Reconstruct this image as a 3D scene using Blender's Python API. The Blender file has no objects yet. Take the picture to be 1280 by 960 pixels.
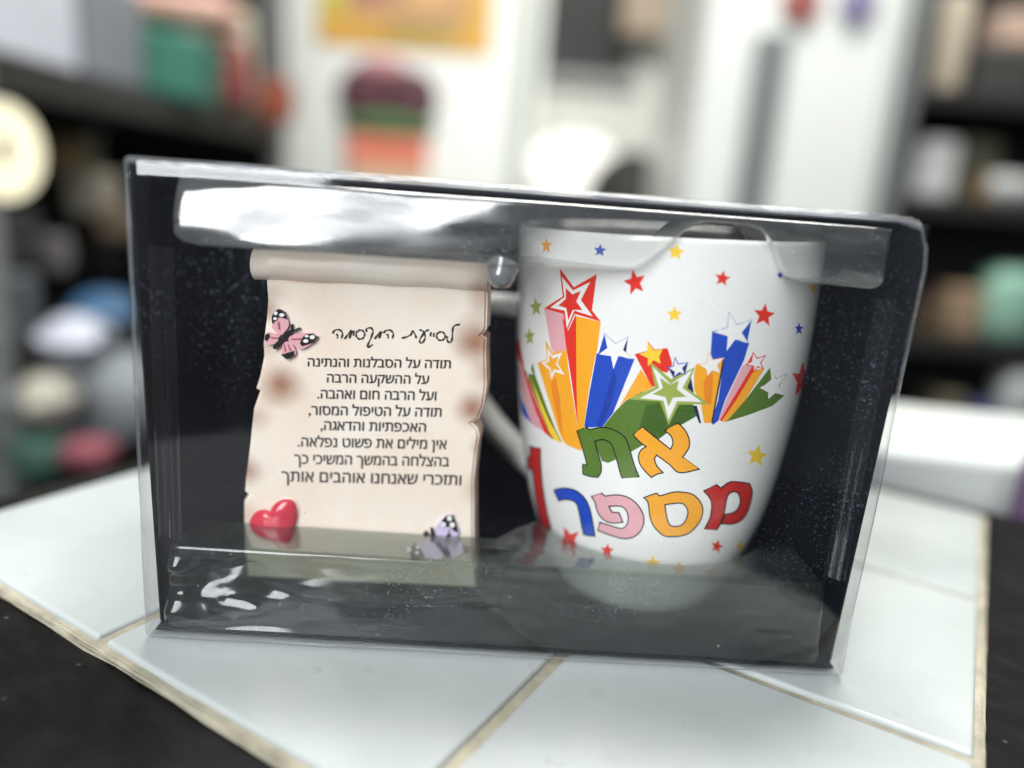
import bpy, bmesh, math, random
from mathutils import Vector, Matrix, geometry
random.seed(7)
sc = bpy.context.scene
col = sc.collection
R = math.radians
MM = 0.001

# ------------------------------------------------------------------ camera
PITCH, ROLL, CAM_Z = 0.246071, 0.0766516, 0.1195
cd = bpy.data.cameras.new('camera')
cam = bpy.data.objects.new('camera', cd); col.objects.link(cam)
up0 = Vector((0, math.sin(PITCH), math.cos(PITCH))); rt0 = Vector((1, 0, 0))
fwd = Vector((0, math.cos(PITCH), -math.sin(PITCH)))
cx = rt0*math.cos(ROLL) + up0*math.sin(ROLL)
cy = -rt0*math.sin(ROLL) + up0*math.cos(ROLL)
M = Matrix((cx, cy, -fwd)).transposed().to_4x4(); M.translation = (0, 0, CAM_Z)
cam.matrix_world = M
cd.sensor_width = 36; cd.lens = 36*961/1280
cd.clip_start = 0.01; cd.clip_end = 50
cd.dof.use_dof = True; cd.dof.focus_distance = 0.198; cd.dof.aperture_fstop = 2.7
sc.camera = cam

# ------------------------------------------------------------------ world, lamps, exposure
w = bpy.data.worlds.new('World'); sc.world = w; w.use_nodes = True
w.node_tree.nodes['Background'].inputs[0].default_value = (0.86, 0.95, 1.0, 1)
w.node_tree.nodes['Background'].inputs[1].default_value = 0.11
sc.view_settings.view_transform = 'Standard'; sc.view_settings.look = 'None'
sc.view_settings.exposure = 0; sc.view_settings.gamma = 1
def area(name, loc, target, size, size_y, watts, c=(1, 1, 1)):
    l = bpy.data.lights.new(name, 'AREA'); l.shape = 'RECTANGLE'; l.size = size; l.size_y = size_y
    l.energy = watts; l.color = c
    o = bpy.data.objects.new(name, l); col.objects.link(o); o.location = loc
    o.rotation_euler = (Vector(target)-Vector(loc)).to_track_quat('-Z', 'Y').to_euler()
    return o
area('window_light', (-0.40, -0.66, 0.62), (0, 0.2, 0.06), 0.44, 0.85, 18.5, (0.93, 0.97, 1.0))
area('ceiling_light', (0.05, 0.62, 1.60), (0.02, 0.25, 0), 0.9, 0.5, 15, (1.0, 0.99, 0.95))
area('room_light', (0.30, 0.85, 2.1), (0.20, 2.3, 0.1), 1.4, 0.6, 80, (1.0, 0.995, 0.95))
sc.cycles.max_bounces = 12; sc.cycles.transparent_max_bounces = 40
sc.cycles.use_denoising = True
sc.cycles.sample_clamp_indirect = 6

# ------------------------------------------------------------------ materials
def newmat(name):
    m = bpy.data.materials.new(name); m.use_nodes = True
    nt = m.node_tree; nt.nodes.clear()
    out = nt.nodes.new('ShaderNodeOutputMaterial')
    return m, nt, nt.nodes, nt.links, out
def rgb(c): return (c[0], c[1], c[2], 1)
def solid(name, c, rough=.5, var=0.0, scale=40, coat=0.0, bump=0.0, spec=.5, metal=0):
    m, nt, N, L, out = newmat(name)
    p = N.new('ShaderNodeBsdfPrincipled'); L.new(p.outputs[0], out.inputs[0])
    p.inputs['Base Color'].default_value = rgb(c); p.inputs['Roughness'].default_value = rough
    p.inputs['Coat Weight'].default_value = coat; p.inputs['Specular IOR Level'].default_value = spec
    p.inputs['Coat Roughness'].default_value = .04; p.inputs['Metallic'].default_value = metal
    tc = N.new('ShaderNodeTexCoord')
    if var or bump:
        n = N.new('ShaderNodeTexNoise'); n.inputs['Scale'].default_value = scale; n.inputs['Detail'].default_value = 6
        L.new(tc.outputs['Object'], n.inputs['Vector'])
    if var:
        mx = N.new('ShaderNodeMix'); mx.data_type = 'RGBA'
        mx.inputs[6].default_value = rgb([max(0, v*(1-var)) for v in c]); mx.inputs[7].default_value = rgb([min(1, v*(1+var)) for v in c])
        L.new(n.outputs[0], mx.inputs[0]); L.new(mx.outputs[2], p.inputs['Base Color'])
    if bump:
        b = N.new('ShaderNodeBump'); b.inputs['Strength'].default_value = bump; b.inputs['Distance'].default_value = .001
        L.new(n.outputs[0], b.inputs['Height']); L.new(b.outputs[0], p.inputs['Normal'])
    return m
def clear_plastic(name, haze, hazecol, rough, tint=(1, 1, 1), refl=1.0, wave=.25, dust=1.0, streak=(1, 1, 1), wscale=28, smear=0.0):
    """thin clear PVC film: clear transmission, fresnel gloss, a fine veil of dust, specks and scratches"""
    m, nt, N, L, out = newmat(name)
    tc = N.new('ShaderNodeTexCoord')
    def mapped(s):
        mp = N.new('ShaderNodeMapping'); mp.inputs['Scale'].default_value = s; L.new(tc.outputs['Object'], mp.inputs['Vector']); return mp
    def noise(v, scale, detail=3):
        n = N.new('ShaderNodeTexNoise'); n.inputs['Scale'].default_value = scale; n.inputs['Detail'].default_value = detail
        L.new(v.outputs[0], n.inputs['Vector']); return n
    def ramp(src, a, b, lo, hi):
        r = N.new('ShaderNodeMapRange'); r.inputs[1].default_value = a; r.inputs[2].default_value = b
        r.inputs[3].default_value = lo; r.inputs[4].default_value = hi; L.new(src, r.inputs[0]); return r
    def math_(op, a, b):
        n = N.new('ShaderNodeMath'); n.operation = op
        for i, v in enumerate((a, b)):
            if isinstance(v, (int, float)): n.inputs[i].default_value = v
            else: L.new(v, n.inputs[i])
        return n.outputs[0]
    m0 = mapped((1, 1, 1)); mz = mapped(streak)
    wv = noise(mz, wscale, 2)
    bump = N.new('ShaderNodeBump'); bump.inputs['Strength'].default_value = wave; bump.inputs['Distance'].default_value = .004
    L.new(wv.outputs[0], bump.inputs['Height'])
    tr = N.new('ShaderNodeBsdfTransparent'); tr.inputs[0].default_value = rgb(tint)
    gl = N.new('ShaderNodeBsdfGlossy'); L.new(ramp(noise(mz, wscale*2.2, 6).outputs[0], .35, .68, rough*.4, rough*1.9).outputs[0], gl.inputs['Roughness']); L.new(bump.outputs[0], gl.inputs['Normal'])
    fr = N.new('ShaderNodeFresnel'); ge = N.new('ShaderNodeNewGeometry')
    L.new(math_('SUBTRACT', 1.45, math_('MULTIPLY', ge.outputs['Backfacing'], 1.45-1/1.45)), fr.inputs[0])
    mx = N.new('ShaderNodeMixShader'); L.new(math_('MINIMUM', math_('MULTIPLY', fr.outputs[0], 1.7*refl), 1.0), mx.inputs[0])
    L.new(tr.outputs[0], mx.inputs[1]); L.new(gl.outputs[0], mx.inputs[2])
    df = N.new('ShaderNodeBsdfDiffuse'); df.inputs[0].default_value = rgb(hazecol)
    # veil (cloudy) + specks + hairline scratches
    veil = ramp(noise(mz, 22, 5).outputs[0], .35, .75, haze*.3, haze*1.7).outputs[0]
    vo = N.new('ShaderNodeTexVoronoi'); vo.inputs['Scale'].default_value = 170; L.new(m0.outputs[0], vo.inputs['Vector'])
    gate = ramp(noise(m0, 140, 2).outputs[0], .54, .66, 0, .9).outputs[0]
    sp = math_('MULTIPLY', ramp(vo.outputs['Distance'], .03, .07, 1, 0).outputs[0], gate)
    fine = ramp(noise(m0, 1500, 4).outputs[0], .60, .68, 0, .6).outputs[0]
    gate3 = ramp(noise(m0, 26, 5).outputs[0], .47, .68, .03, .75).outputs[0]
    sp3 = math_('MULTIPLY', fine, gate3)
    mr = mapped((9, 1, 60)); mr.inputs['Rotation'].default_value = (0, .35, 0)
    vo2 = noise(mr, 9, 1)
    sgate = ramp(noise(m0, 45, 1).outputs[0], .60, .68, 0, 1).outputs[0]
    scr = math_('MULTIPLY', ramp(vo2.outputs[0], .735, .76, 0, .35).outputs[0], sgate)
    tot = math_('ADD', veil, math_('MULTIPLY', math_('ADD', math_('ADD', sp, sp3), scr), .55*dust))
    if smear:
        sm = ramp(noise(mapped((4, 4, 14)), 9, 6).outputs[0], .55, .75, 0, smear).outputs[0]
        tot = math_('ADD', tot, sm)
    mx2 = N.new('ShaderNodeMixShader'); L.new(math_('MINIMUM', tot, .9), mx2.inputs[0])
    L.new(mx.outputs[0], mx2.inputs[1]); L.new(df.outputs[0], mx2.inputs[2]); L.new(mx2.outputs[0], out.inputs[0])
    return m
PC = dict(white=(.86, .855, .83), red=(.78, .035, .02), deep_red=(.55, .03, .025), orange=(.93, .40, .025), deep_orange=(.85, .25, .015),
          yellow=(.92, .62, .05), blue=(.02, .075, .50), deep_blue=(.015, .05, .36), green=(.10, .19, .025), deep_green=(.06, .13, .02),
          lime=(.34, .42, .09), pink=(.78, .40, .44), navy=(.015, .018, .06), ink=(.012, .012, .014), rose=(.45, .16, .18), lilac=(.62, .52, .72))
PRINT = {k: solid('glaze_print_'+k, c, .16, .06, 900, spec=.5) for k, c in PC.items()}
PAINT = {k: solid('resin_paint_'+k, c, .28, .05, 600) for k, c in PC.items()}

# ------------------------------------------------------------------ helpers
def obj(name, bm, mats, parent=None, smooth=False):
    me = bpy.data.meshes.new(name); bm.normal_update(); bm.to_mesh(me); bm.free()
    for m in (mats if isinstance(mats, (list, tuple)) else [mats]): me.materials.append(m)
    o = bpy.data.objects.new(name, me); col.objects.link(o)
    if parent: o.parent = parent
    if smooth:
        for p in me.polygons: p.use_smooth = True
    return o
def tag(o, label, cat, group=None):
    o['label'] = label; o['category'] = cat
    if group: o['group'] = group
    return o
def structure(o): o['kind'] = 'structure'; return o
def thing(name, label, cat, loc=(0, 0, 0), rz=0, group=None):
    o = bpy.data.objects.new(name, None); col.objects.link(o); o.location = loc; o.rotation_euler = (0, 0, rz)
    o.empty_display_size = .02
    return tag(o, label, cat, group)
def add_box(bm, lo, hi, mat=0, bevel=0, seg=2, rot=None, piv=None):
    r = bmesh.ops.create_cube(bm, size=1)
    vs = r['verts']
    for v in vs: v.co = Vector([lo[i]+(v.co[i]+.5)*(hi[i]-lo[i]) for i in range(3)])
    fs = list({f for v in vs for f in v.link_faces})
    if bevel:
        es = list({e for v in vs for e in v.link_edges})
        b = bmesh.ops.bevel(bm, geom=es, offset=bevel, segments=seg, affect='EDGES', profile=.5)
        fs = list({f for f in b['faces']} | {f for f in fs if f.is_valid})
        vs = list({v for f in fs for v in f.verts})
    for f in fs: f.material_index = mat
    if rot:
        bmesh.ops.rotate(bm, verts=vs, cent=piv or [(lo[i]+hi[i])/2 for i in range(3)], matrix=rot)
    return vs
def add_lathe(bm, prof, seg=48, mat=0, close=False, center=(0, 0, 0)):
    rings = []
    for r, z in prof:
        rings.append([bm.verts.new((center[0]+r*math.cos(2*math.pi*k/seg), center[1]+r*math.sin(2*math.pi*k/seg), center[2]+z)) for k in range(seg)] if r > 1e-7 else [bm.verts.new((center[0], center[1], center[2]+z))])
    for a, b in zip(rings, rings[1:]):
        for k in range(seg):
            k2 = (k+1) % seg
            if len(a) == 1 and len(b) == 1: continue
            if len(a) == 1: f = bm.faces.new((a[0], b[k2], b[k]))
            elif len(b) == 1: f = bm.faces.new((a[k], a[k2], b[0]))
            else: f = bm.faces.new((a[k], a[k2], b[k2], b[k]))
            f.material_index = mat; f.smooth = True
def catmull(P, n):
    out = []
    Q = [P[0]*2-P[1]]+list(P)+[P[-1]*2-P[-2]]
    for i in range(1, len(Q)-2):
        for k in range(n):
            t = k/n; a, b, c, d = Q[i-1:i+3]
            out.append(.5*((2*b)+(c-a)*t+(2*a-5*b+4*c-d)*t*t+(3*b-a-3*c+d)*t**3))
    out.append(P[-1].copy()); return out
def add_tube(bm, pts, rx, ry, side, seg=14, mat=0, cap=True):
    """sweep an ellipse (rx along 'side', ry across) along pts"""
    rings = []
    for i, p in enumerate(pts):
        t = (pts[min(i+1, len(pts)-1)]-pts[max(i-1, 0)]).normalized()
        s = (side-t*side.dot(t)).normalized(); u = t.cross(s)
        rings.append([bm.verts.new(p+s*rx*math.cos(2*math.pi*k/seg)+u*ry*math.sin(2*math.pi*k/seg)) for k in range(seg)])
    for a, b in zip(rings, rings[1:]):
        for k in range(seg):
            f = bm.faces.new((a[k], a[(k+1) % seg], b[(k+1) % seg], b[k])); f.smooth = True; f.material_index = mat
    if cap:
        bm.faces.new(rings[0][::-1]).material_index = mat; bm.faces.new(rings[-1]).material_index = mat
def prism(bm, poly, z0, z1, mat=0):
    a = [bm.verts.new((x, y, z0)) for x, y in poly]; b = [bm.verts.new((x, y, z1)) for x, y in poly]
    n = len(poly); fs = [bm.faces.new(a[::-1]), bm.faces.new(b)]
    for i in range(n): fs.append(bm.faces.new((a[i], a[(i+1) % n], b[(i+1) % n], b[i])))
    for f in fs: f.material_index = mat
    return a+b
def flat_poly(bm, loops, mat=0, du=None):
    """planar polygon with holes in (x,z) -> faces at y=0; optional slicing every du along x and z for wrapping"""
    t = bmesh.new()
    vl = []
    for l in loops: vl += [t.verts.new((x, 0, z)) for x, z in l]
    for tri in geometry.tessellate_polygon([[Vector((x, z, 0)) for x, z in l] for l in loops]):
        try: t.faces.new([vl[i] for i in tri])
        except ValueError: pass
    if du:
        for ax in (0, 2):
            cs = [v.co[ax] for v in t.verts]; c = math.floor(min(cs)/du)*du+du
            while c < max(cs):
                n = [0, 0, 0]; n[ax] = 1; pc = [0, 0, 0]; pc[ax] = c
                bmesh.ops.bisect_plane(t, geom=list(t.verts)+list(t.edges)+list(t.faces), plane_co=pc, plane_no=n, dist=1e-7)
                c += du
    mp = {v: bm.verts.new(v.co) for v in t.verts}; fs = []
    for f in t.faces:
        if f.calc_area() < 1e-9: continue
        nf = bm.faces.new([mp[v] for v in f.verts]); nf.material_index = mat; fs.append(nf)
    t.free()
    return list(mp.values()), fs

# ------------------------------------------------------------------ traced outlines, in millimetres on the mug's wall (arc, height) and the scroll's face
MUG_ART = [
 (0,'pink',[[[-42.97,88.66],[-35.68,88.37],[-35.03,85.22],[-34.39,82.05],[-33.78,78.86],[-37.92,77.69],[-39.33,78.11],[-40.47,81.64],[-41.69,85.16]]]),
 (0,'orange',[[[-41.95,80.36],[-38.9,77.5],[-33.81,79.52],[-33.11,74.93],[-32.37,71.81],[-31.64,68.66],[-30.93,65.48],[-30.25,62.26],[-29.59,59.01],[-28.43,56.12],[-27.93,53.92],[-28.43,52.06],[-33.74,52.64],[-35.24,53.86],[-36.35,55.63],[-37.66,58.5],[-39.03,61.34],[-40.47,64.15],[-42.01,66.92],[-43.77,70.1],[-45.67,73.26],[-41.15,75.13]]]),
 (0,'red',[[[-35.86,88.39],[-33.54,84.22],[-31.22,89.0],[-30.97,85.75],[-30.73,82.47],[-30.5,79.16],[-30.31,74.91],[-30.15,70.6],[-29.91,66.8],[-29.69,62.95],[-29.53,59.02],[-30.19,62.84],[-30.89,66.6],[-31.62,70.31],[-32.39,73.62],[-33.18,76.9],[-34.01,80.16],[-34.92,84.29]]]),
 (0,'orange',[[[-31.19,88.49],[-27.43,88.27],[-23.91,88.0],[-24.17,84.09],[-24.45,80.12],[-24.81,79.02],[-25.45,74.95],[-26.14,70.81],[-26.5,67.39],[-26.89,63.9],[-27.34,60.36],[-27.63,58.59],[-28.1,53.88],[-29.59,58.44],[-29.73,62.38],[-29.91,66.25],[-30.14,70.06],[-30.27,73.21],[-30.42,76.32],[-30.59,79.41],[-30.78,82.46],[-30.98,85.49]]]),
 (1,'deep_orange',[[[-37.69,71.26],[-36.72,68.41],[-35.78,65.53],[-35.47,62.39],[-35.21,59.21],[-34.97,55.98],[-35.56,55.83],[-37.38,61.17],[-38.44,64.92],[-39.58,68.61]]]),
 (0,'red',[[[-60.4,77.53],[-64.88,75.31],[-65.42,72.48],[-57.27,70.04],[-52.51,65.54],[-49.56,62.14],[-47.08,58.65],[-43.17,53.77],[-39.01,52.7],[-41.59,55.11],[-44.18,58.69],[-47.07,62.2],[-50.29,65.94],[-54.34,69.53],[-56.9,73.6]]]),
 (0,'pink',[[[-63.98,68.52],[-57.34,69.13],[-52.51,65.54],[-49.7,62.4],[-47.33,59.18],[-45.15,56.65],[-43.15,54.08],[-50.6,54.06],[-53.0,57.02],[-55.91,59.87],[-58.65,62.8],[-62.94,65.4]]]),
 (0,'blue',[[[-61.48,61.46],[-55.24,58.23],[-50.55,54.38],[-56.57,54.8],[-61.62,55.23]]]),
 (0,'green',[[[-48.49,72.88],[-46.79,69.24],[-44.77,66.65],[-42.93,64.02],[-41.23,61.36],[-39.34,58.65],[-37.56,55.9],[-35.27,52.97],[-37.68,53.51],[-39.01,52.7],[-41.59,55.11],[-43.58,58.12],[-45.74,61.08],[-48.05,63.86],[-50.72,66.57],[-53.92,69.18],[-51.52,70.18]]]),
 (1,'yellow',[[[-50.18,68.74],[-46.08,64.79],[-43.12,61.46],[-40.48,58.06],[-37.59,55.3],[-35.29,52.53],[-38.57,52.82],[-40.68,54.76],[-42.39,57.4],[-44.21,60.01],[-45.98,62.97],[-47.95,65.88]]]),
 (2,'white',[[[-52.94,73.35],[-51.12,71.72],[-48.19,73.08],[-49.47,70.65],[-47.95,69.26],[-50.85,69.17],[-51.28,67.31],[-52.31,69.12],[-54.34,69.53],[-51.86,70.97]]]),
 (0,'blue',[[[-22.71,85.14],[-23.9,80.2],[-24.55,79.45],[-25.03,76.09],[-25.54,72.67],[-26.07,69.19],[-26.48,65.97],[-26.93,62.69],[-27.42,59.35],[-25.61,59.45],[-21.77,60.49],[-19.15,64.68],[-18.18,67.71],[-17.24,70.69],[-16.33,73.62],[-15.45,76.51],[-14.59,79.36],[-18.64,79.89],[-20.5,82.23]]]),
 (1,'deep_blue',[[[-19.72,76.36],[-18.65,74.15],[-19.24,70.88],[-19.86,67.56],[-20.51,64.18],[-22.64,60.32],[-23.51,60.15],[-22.49,64.04],[-21.54,67.82],[-20.6,72.14]]]),
 (0,'navy',[[[-16.58,85.0],[-18.0,81.78],[-16.79,81.02]]]),
 (0,'orange',[[[-12.72,77.24],[-9.35,72.77],[-12.59,70.78],[-15.92,68.68],[-17.63,66.5],[-15.93,70.16],[-14.3,73.74]]]),
 (0,'red',[[[-11.64,84.49],[-9.84,82.51],[-6.75,83.14],[-5.15,79.2],[-6.26,76.81],[-9.28,77.58],[-8.69,73.22],[-9.61,72.82],[-11.29,75.54],[-12.97,78.23],[-14.63,80.89],[-11.62,81.97]]]),
 (0,'green',[[[-15.91,68.55],[-11.99,71.31],[-8.75,71.64],[-5.53,71.92],[-2.23,70.42],[1.15,68.85],[2.44,65.95],[-1.04,63.52],[-3.95,61.7],[-6.88,59.81],[-10.02,57.46],[-13.25,54.99],[-17.68,51.84],[-19.95,50.4],[-21.81,50.67],[-24.31,55.88],[-21.77,60.35],[-18.76,65.02]]]),
 (1,'deep_green',[[[1.15,68.85],[2.44,65.95],[-1.0,63.66],[-4.42,61.26],[-6.55,59.15],[-8.71,56.97],[-12.18,60.47],[-11.43,64.27],[-10.7,67.99],[-6.74,68.97],[-4.66,63.43],[-3.4,66.09],[-2.17,68.7]]]),
 (1,'navy',[[[-6.14,78.15],[-4.55,75.69],[-3.03,76.51],[-1.82,76.84],[-1.41,79.81],[-2.81,79.09]]]),
 (0,'navy',[[[-0.23,76.01],[1.12,71.5],[-1.29,73.23]]]),
 (0,'navy',[[[0.84,68.84],[2.22,68.62],[3.96,64.03],[3.42,64.02],[1.85,67.0]]]),
 (0,'orange',[[[3.38,82.65],[4.52,80.64],[7.54,81.19],[7.07,77.34],[7.05,73.83],[7.04,70.27],[6.89,67.2],[6.76,64.09],[4.71,64.09],[3.23,68.91],[0.88,73.06],[0.41,76.94],[0.61,79.51],[3.34,79.86]]]),
 (1,'deep_orange',[[[3.88,76.66],[4.89,77.84],[5.54,75.0],[5.9,69.2],[4.24,69.19],[3.07,74.95]]]),
 (0,'blue',[[[3.65,87.66],[7.76,86.74],[9.88,86.0],[14.0,84.63],[13.25,80.61],[11.98,77.2],[10.75,73.74],[9.54,70.24],[8.5,64.61],[7.13,63.54],[6.73,65.17],[7.59,70.26],[7.61,73.69],[7.64,77.08],[7.66,81.06],[4.78,80.65],[3.95,82.16]]]),
 (0,'blue',[[[13.83,90.85],[10.99,87.75],[13.43,85.2],[13.63,88.03]]]),
 (1,'navy',[[[7.66,81.06],[7.66,77.34],[7.45,73.83],[7.26,70.26],[7.12,67.06],[7.0,63.81],[6.64,64.36],[6.82,70.27],[6.97,73.83],[7.12,77.34],[7.26,80.68]]]),
 (0,'pink',[[[13.04,79.28],[15.93,79.1],[14.43,76.16],[12.98,73.19],[11.56,70.18],[10.28,67.54],[9.02,64.87],[8.54,64.66],[9.82,70.23],[10.88,73.28],[11.94,76.29]]]),
 (0,'red',[[[15.95,78.96],[17.0,78.13],[15.59,75.49],[14.23,72.83],[12.89,70.13],[11.18,67.35],[9.51,64.53],[8.99,64.73],[10.26,67.47],[11.56,70.18],[12.99,73.14],[14.45,76.07]]]),
 (0,'orange',[[[16.85,77.88],[20.23,78.07],[18.63,75.41],[17.08,72.72],[15.59,70.0],[13.32,67.22],[11.13,64.39],[9.52,64.45],[11.15,67.31],[12.8,70.14],[14.12,72.74],[15.47,75.32]]]),
 (0,'green',[[[22.17,78.19],[24.07,75.24],[20.2,72.89],[22.72,71.59],[26.57,70.9],[30.93,69.63],[25.94,67.39],[21.39,66.68],[17.4,65.8],[13.72,65.04],[10.29,64.18],[10.96,64.54],[13.23,67.29],[15.59,70.0],[17.67,72.77],[19.85,75.5]]]),
 (2,'red',[[[-37.51,100.07],[-34.82,97.9],[-32.31,95.74],[-28.98,97.78],[-25.88,99.74],[-27.41,96.35],[-29.03,92.88],[-26.42,90.47],[-23.92,88.05],[-27.62,88.55],[-31.6,89.0],[-33.87,84.03],[-35.51,88.44],[-42.98,88.74],[-35.87,92.91],[-36.66,96.5]]]),
 (0,'red',[[[-25.88,99.74],[-27.84,96.3],[-29.93,92.77],[-26.54,90.44],[-26.3,93.58],[-26.08,96.67]]]),
 (3,'white',[[[-36.53,97.99],[-32.51,94.88],[-27.62,97.53],[-29.93,92.77],[-26.22,89.08],[-31.75,89.84],[-33.92,84.82],[-34.94,89.39],[-40.3,89.4],[-35.26,92.81]]]),
 (4,'red',[[[-34.92,95.23],[-32.66,93.84],[-30.09,95.09],[-31.27,92.22],[-29.3,90.29],[-32.24,89.95],[-33.54,87.11],[-34.4,90.12],[-37.25,90.37],[-34.72,92.41]]]),
 (3,'white',[[[-40.8,78.51],[-38.88,76.69],[-35.15,78.2],[-36.88,75.02],[-34.18,72.35],[-37.71,72.43],[-39.17,69.83],[-39.91,72.47],[-43.89,73.72],[-40.92,74.9]]]),
 (4,'orange',[[[-40.12,76.86],[-38.74,75.89],[-36.38,76.89],[-37.45,74.63],[-35.61,73.22],[-38.28,73.03],[-38.98,71.41],[-39.49,72.97],[-42.02,73.98],[-40.19,74.58]]]),
 (3,'white',[[[-22.71,85.14],[-19.63,82.85],[-16.58,85.0],[-17.59,81.57],[-14.79,79.72],[-18.64,79.89],[-19.72,76.36],[-20.59,79.63],[-23.86,79.63],[-21.66,81.56]]]),
 (2,'blue','R',[[-22.87,85.36],[-19.62,83.0],[-16.43,85.22],[-17.45,81.62],[-14.35,79.39],[-18.55,79.76],[-19.72,76.08],[-20.69,79.5],[-24.84,79.35],[-21.8,81.6]],[[-22.56,84.92],[-19.64,82.7],[-16.74,84.77],[-17.74,81.51],[-14.85,79.58],[-18.72,80.03],[-19.71,76.64],[-20.49,79.76],[-24.26,79.56],[-21.51,81.52]]),
 (3,'yellow',[[[-11.57,84.25],[-9.94,82.25],[-7.92,82.8],[-8.58,80.72],[-7.99,79.03],[-9.85,79.84],[-11.05,78.06],[-11.23,80.22],[-13.52,81.01],[-11.62,81.84]]]),
 (2,'lime',[[[-10.67,79.38],[-7.91,77.38],[-5.13,75.34],[-2.34,77.07],[0.45,78.74],[-0.23,76.01],[-0.92,73.25],[2.13,71.26],[5.31,69.2],[1.32,69.06],[-2.56,68.81],[-3.52,66.02],[-4.5,63.17],[-5.91,66.24],[-7.28,69.26],[-11.31,69.19],[-15.42,69.02],[-12.1,71.03],[-8.87,72.95],[-9.77,76.18]]]),
 (3,'white',[[[-9.95,78.17],[-7.55,76.12],[-5.12,74.04],[-2.61,76.08],[-0.1,78.08],[-2.04,73.19],[0.63,71.48],[3.38,69.71],[0.14,69.74],[-3.04,69.71],[-4.64,64.52],[-6.43,69.6],[-9.39,69.66],[-12.37,69.67],[-7.8,72.78],[-8.88,75.49]]]),
 (4,'lime',[[[-7.86,75.51],[-5.23,73.9],[-3.17,75.08],[-3.38,72.85],[-0.91,71.02],[-4.14,70.57],[-5.02,68.12],[-6.02,70.56],[-9.32,71.06],[-6.92,72.86]]]),
 (3,'white',[[[-4.71,80.89],[-3.76,79.29],[-1.46,79.8],[-2.6,78.34],[-1.82,76.78],[-3.29,77.14],[-4.56,75.85],[-4.45,77.19],[-6.15,78.23],[-4.85,78.71]]]),
 (4,'blue','R',[[-4.77,81.17],[-3.7,79.44],[-1.22,79.95],[-2.45,78.31],[-1.58,76.6],[-3.25,76.99],[-4.68,75.58],[-4.59,77.13],[-6.43,78.26],[-4.97,78.81]],[[-4.64,80.6],[-3.82,79.14],[-1.69,79.65],[-2.76,78.36],[-2.05,76.97],[-3.33,77.29],[-4.44,76.11],[-4.32,77.26],[-5.87,78.2],[-4.73,78.61]]),
 (3,'white',[[[3.39,82.52],[4.48,80.59],[7.38,81.19],[6.0,79.34],[7.05,77.47],[4.87,78.04],[3.88,76.66],[3.41,78.32],[1.25,79.41],[3.3,79.8]]]),
 (2,'orange','R',[[3.32,82.83],[4.54,80.76],[7.64,81.35],[6.17,79.31],[7.33,77.25],[4.94,77.88],[3.84,76.35],[3.29,78.23],[0.94,79.45],[3.16,79.92]],[[3.47,82.21],[4.41,80.43],[7.12,81.03],[5.82,79.36],[6.77,77.68],[4.79,78.2],[3.93,76.97],[3.53,78.42],[1.56,79.36],[3.44,79.68]]),
 (3,'white',[[[7.37,92.56],[9.78,89.5],[13.84,90.77],[11.43,87.62],[13.36,85.33],[9.89,85.87],[8.01,82.97],[7.83,86.62],[4.75,87.94],[7.48,88.78]]]),
 (2,'blue','R',[[7.28,92.82],[9.81,89.64],[14.07,90.92],[11.6,87.61],[14.23,84.56],[9.97,85.73],[7.87,82.33],[7.7,86.53],[3.32,87.74],[7.35,88.88]],[[7.46,92.31],[9.74,89.35],[13.61,90.62],[11.26,87.63],[13.67,84.9],[9.82,86.01],[7.99,82.84],[7.95,86.7],[3.86,87.74],[7.61,88.69]]),
 (3,'white',[[[15.63,82.46],[17.17,80.86],[19.74,81.5],[18.45,79.62],[19.78,78.1],[17.64,78.75],[16.73,77.36],[16.43,78.94],[13.89,79.43],[15.49,80.15]]]),
 (4,'red','R',[[15.51,82.76],[17.2,81.02],[20.02,81.67],[18.66,79.6],[20.13,77.88],[17.75,78.58],[16.68,77.07],[16.28,78.84],[13.56,79.4],[15.33,80.25]],[[15.75,82.17],[17.14,80.69],[19.47,81.33],[18.25,79.64],[19.43,78.32],[17.54,78.92],[16.78,77.65],[16.57,79.05],[14.23,79.46],[15.65,80.06]]),
 (2,'red',[[[15.63,82.46],[14.3,79.68],[16.43,79.72]]]),
 (3,'white',[[[22.21,78.06],[25.37,74.89],[29.68,75.76],[27.15,72.96],[30.78,69.73],[26.12,70.95],[23.65,69.59],[23.11,71.55],[19.66,72.99],[23.57,74.48]]]),
 (4,'green','R',[[22.04,78.24],[25.39,75.0],[29.91,75.86],[27.32,72.94],[30.53,69.94]],[[22.37,77.88],[25.35,74.78],[29.45,75.66],[26.98,72.99],[31.04,69.52]]),
 (1,'red',[[[-16.82,101.74],[-15.57,99.97],[-13.71,100.41],[-14.71,98.54],[-13.72,96.56],[-15.59,97.16],[-16.86,95.48],[-17.0,97.76],[-18.82,98.69],[-16.99,99.5]]]),
 (1,'yellow',[[[-6.85,108.61],[-6.35,107.2],[-4.89,106.96],[-6.05,106.09],[-5.76,104.62],[-6.99,105.5],[-8.28,104.83],[-7.87,106.25],[-8.95,107.3],[-7.48,107.3]]]),
 (1,'blue',[[[-25.45,107.21],[-24.98,106.16],[-23.74,106.07],[-24.69,105.34],[-24.42,104.23],[-25.49,104.82],[-26.6,104.22],[-26.27,105.33],[-27.25,106.07],[-25.95,106.16]]]),
 (1,'orange',[[[-43.59,107.53],[-42.74,106.16],[-40.96,106.18],[-42.2,105.06],[-41.64,103.59],[-43.27,104.26],[-44.85,103.3],[-44.54,104.86],[-46.2,105.76],[-44.19,106.04]]]),
 (1,'red',[[[4.82,102.73],[5.29,101.4],[6.74,101.09],[5.57,100.36],[5.82,98.98],[4.63,99.86],[3.36,99.31],[3.78,100.6],[2.76,101.63],[4.19,101.55]]]),
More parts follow.
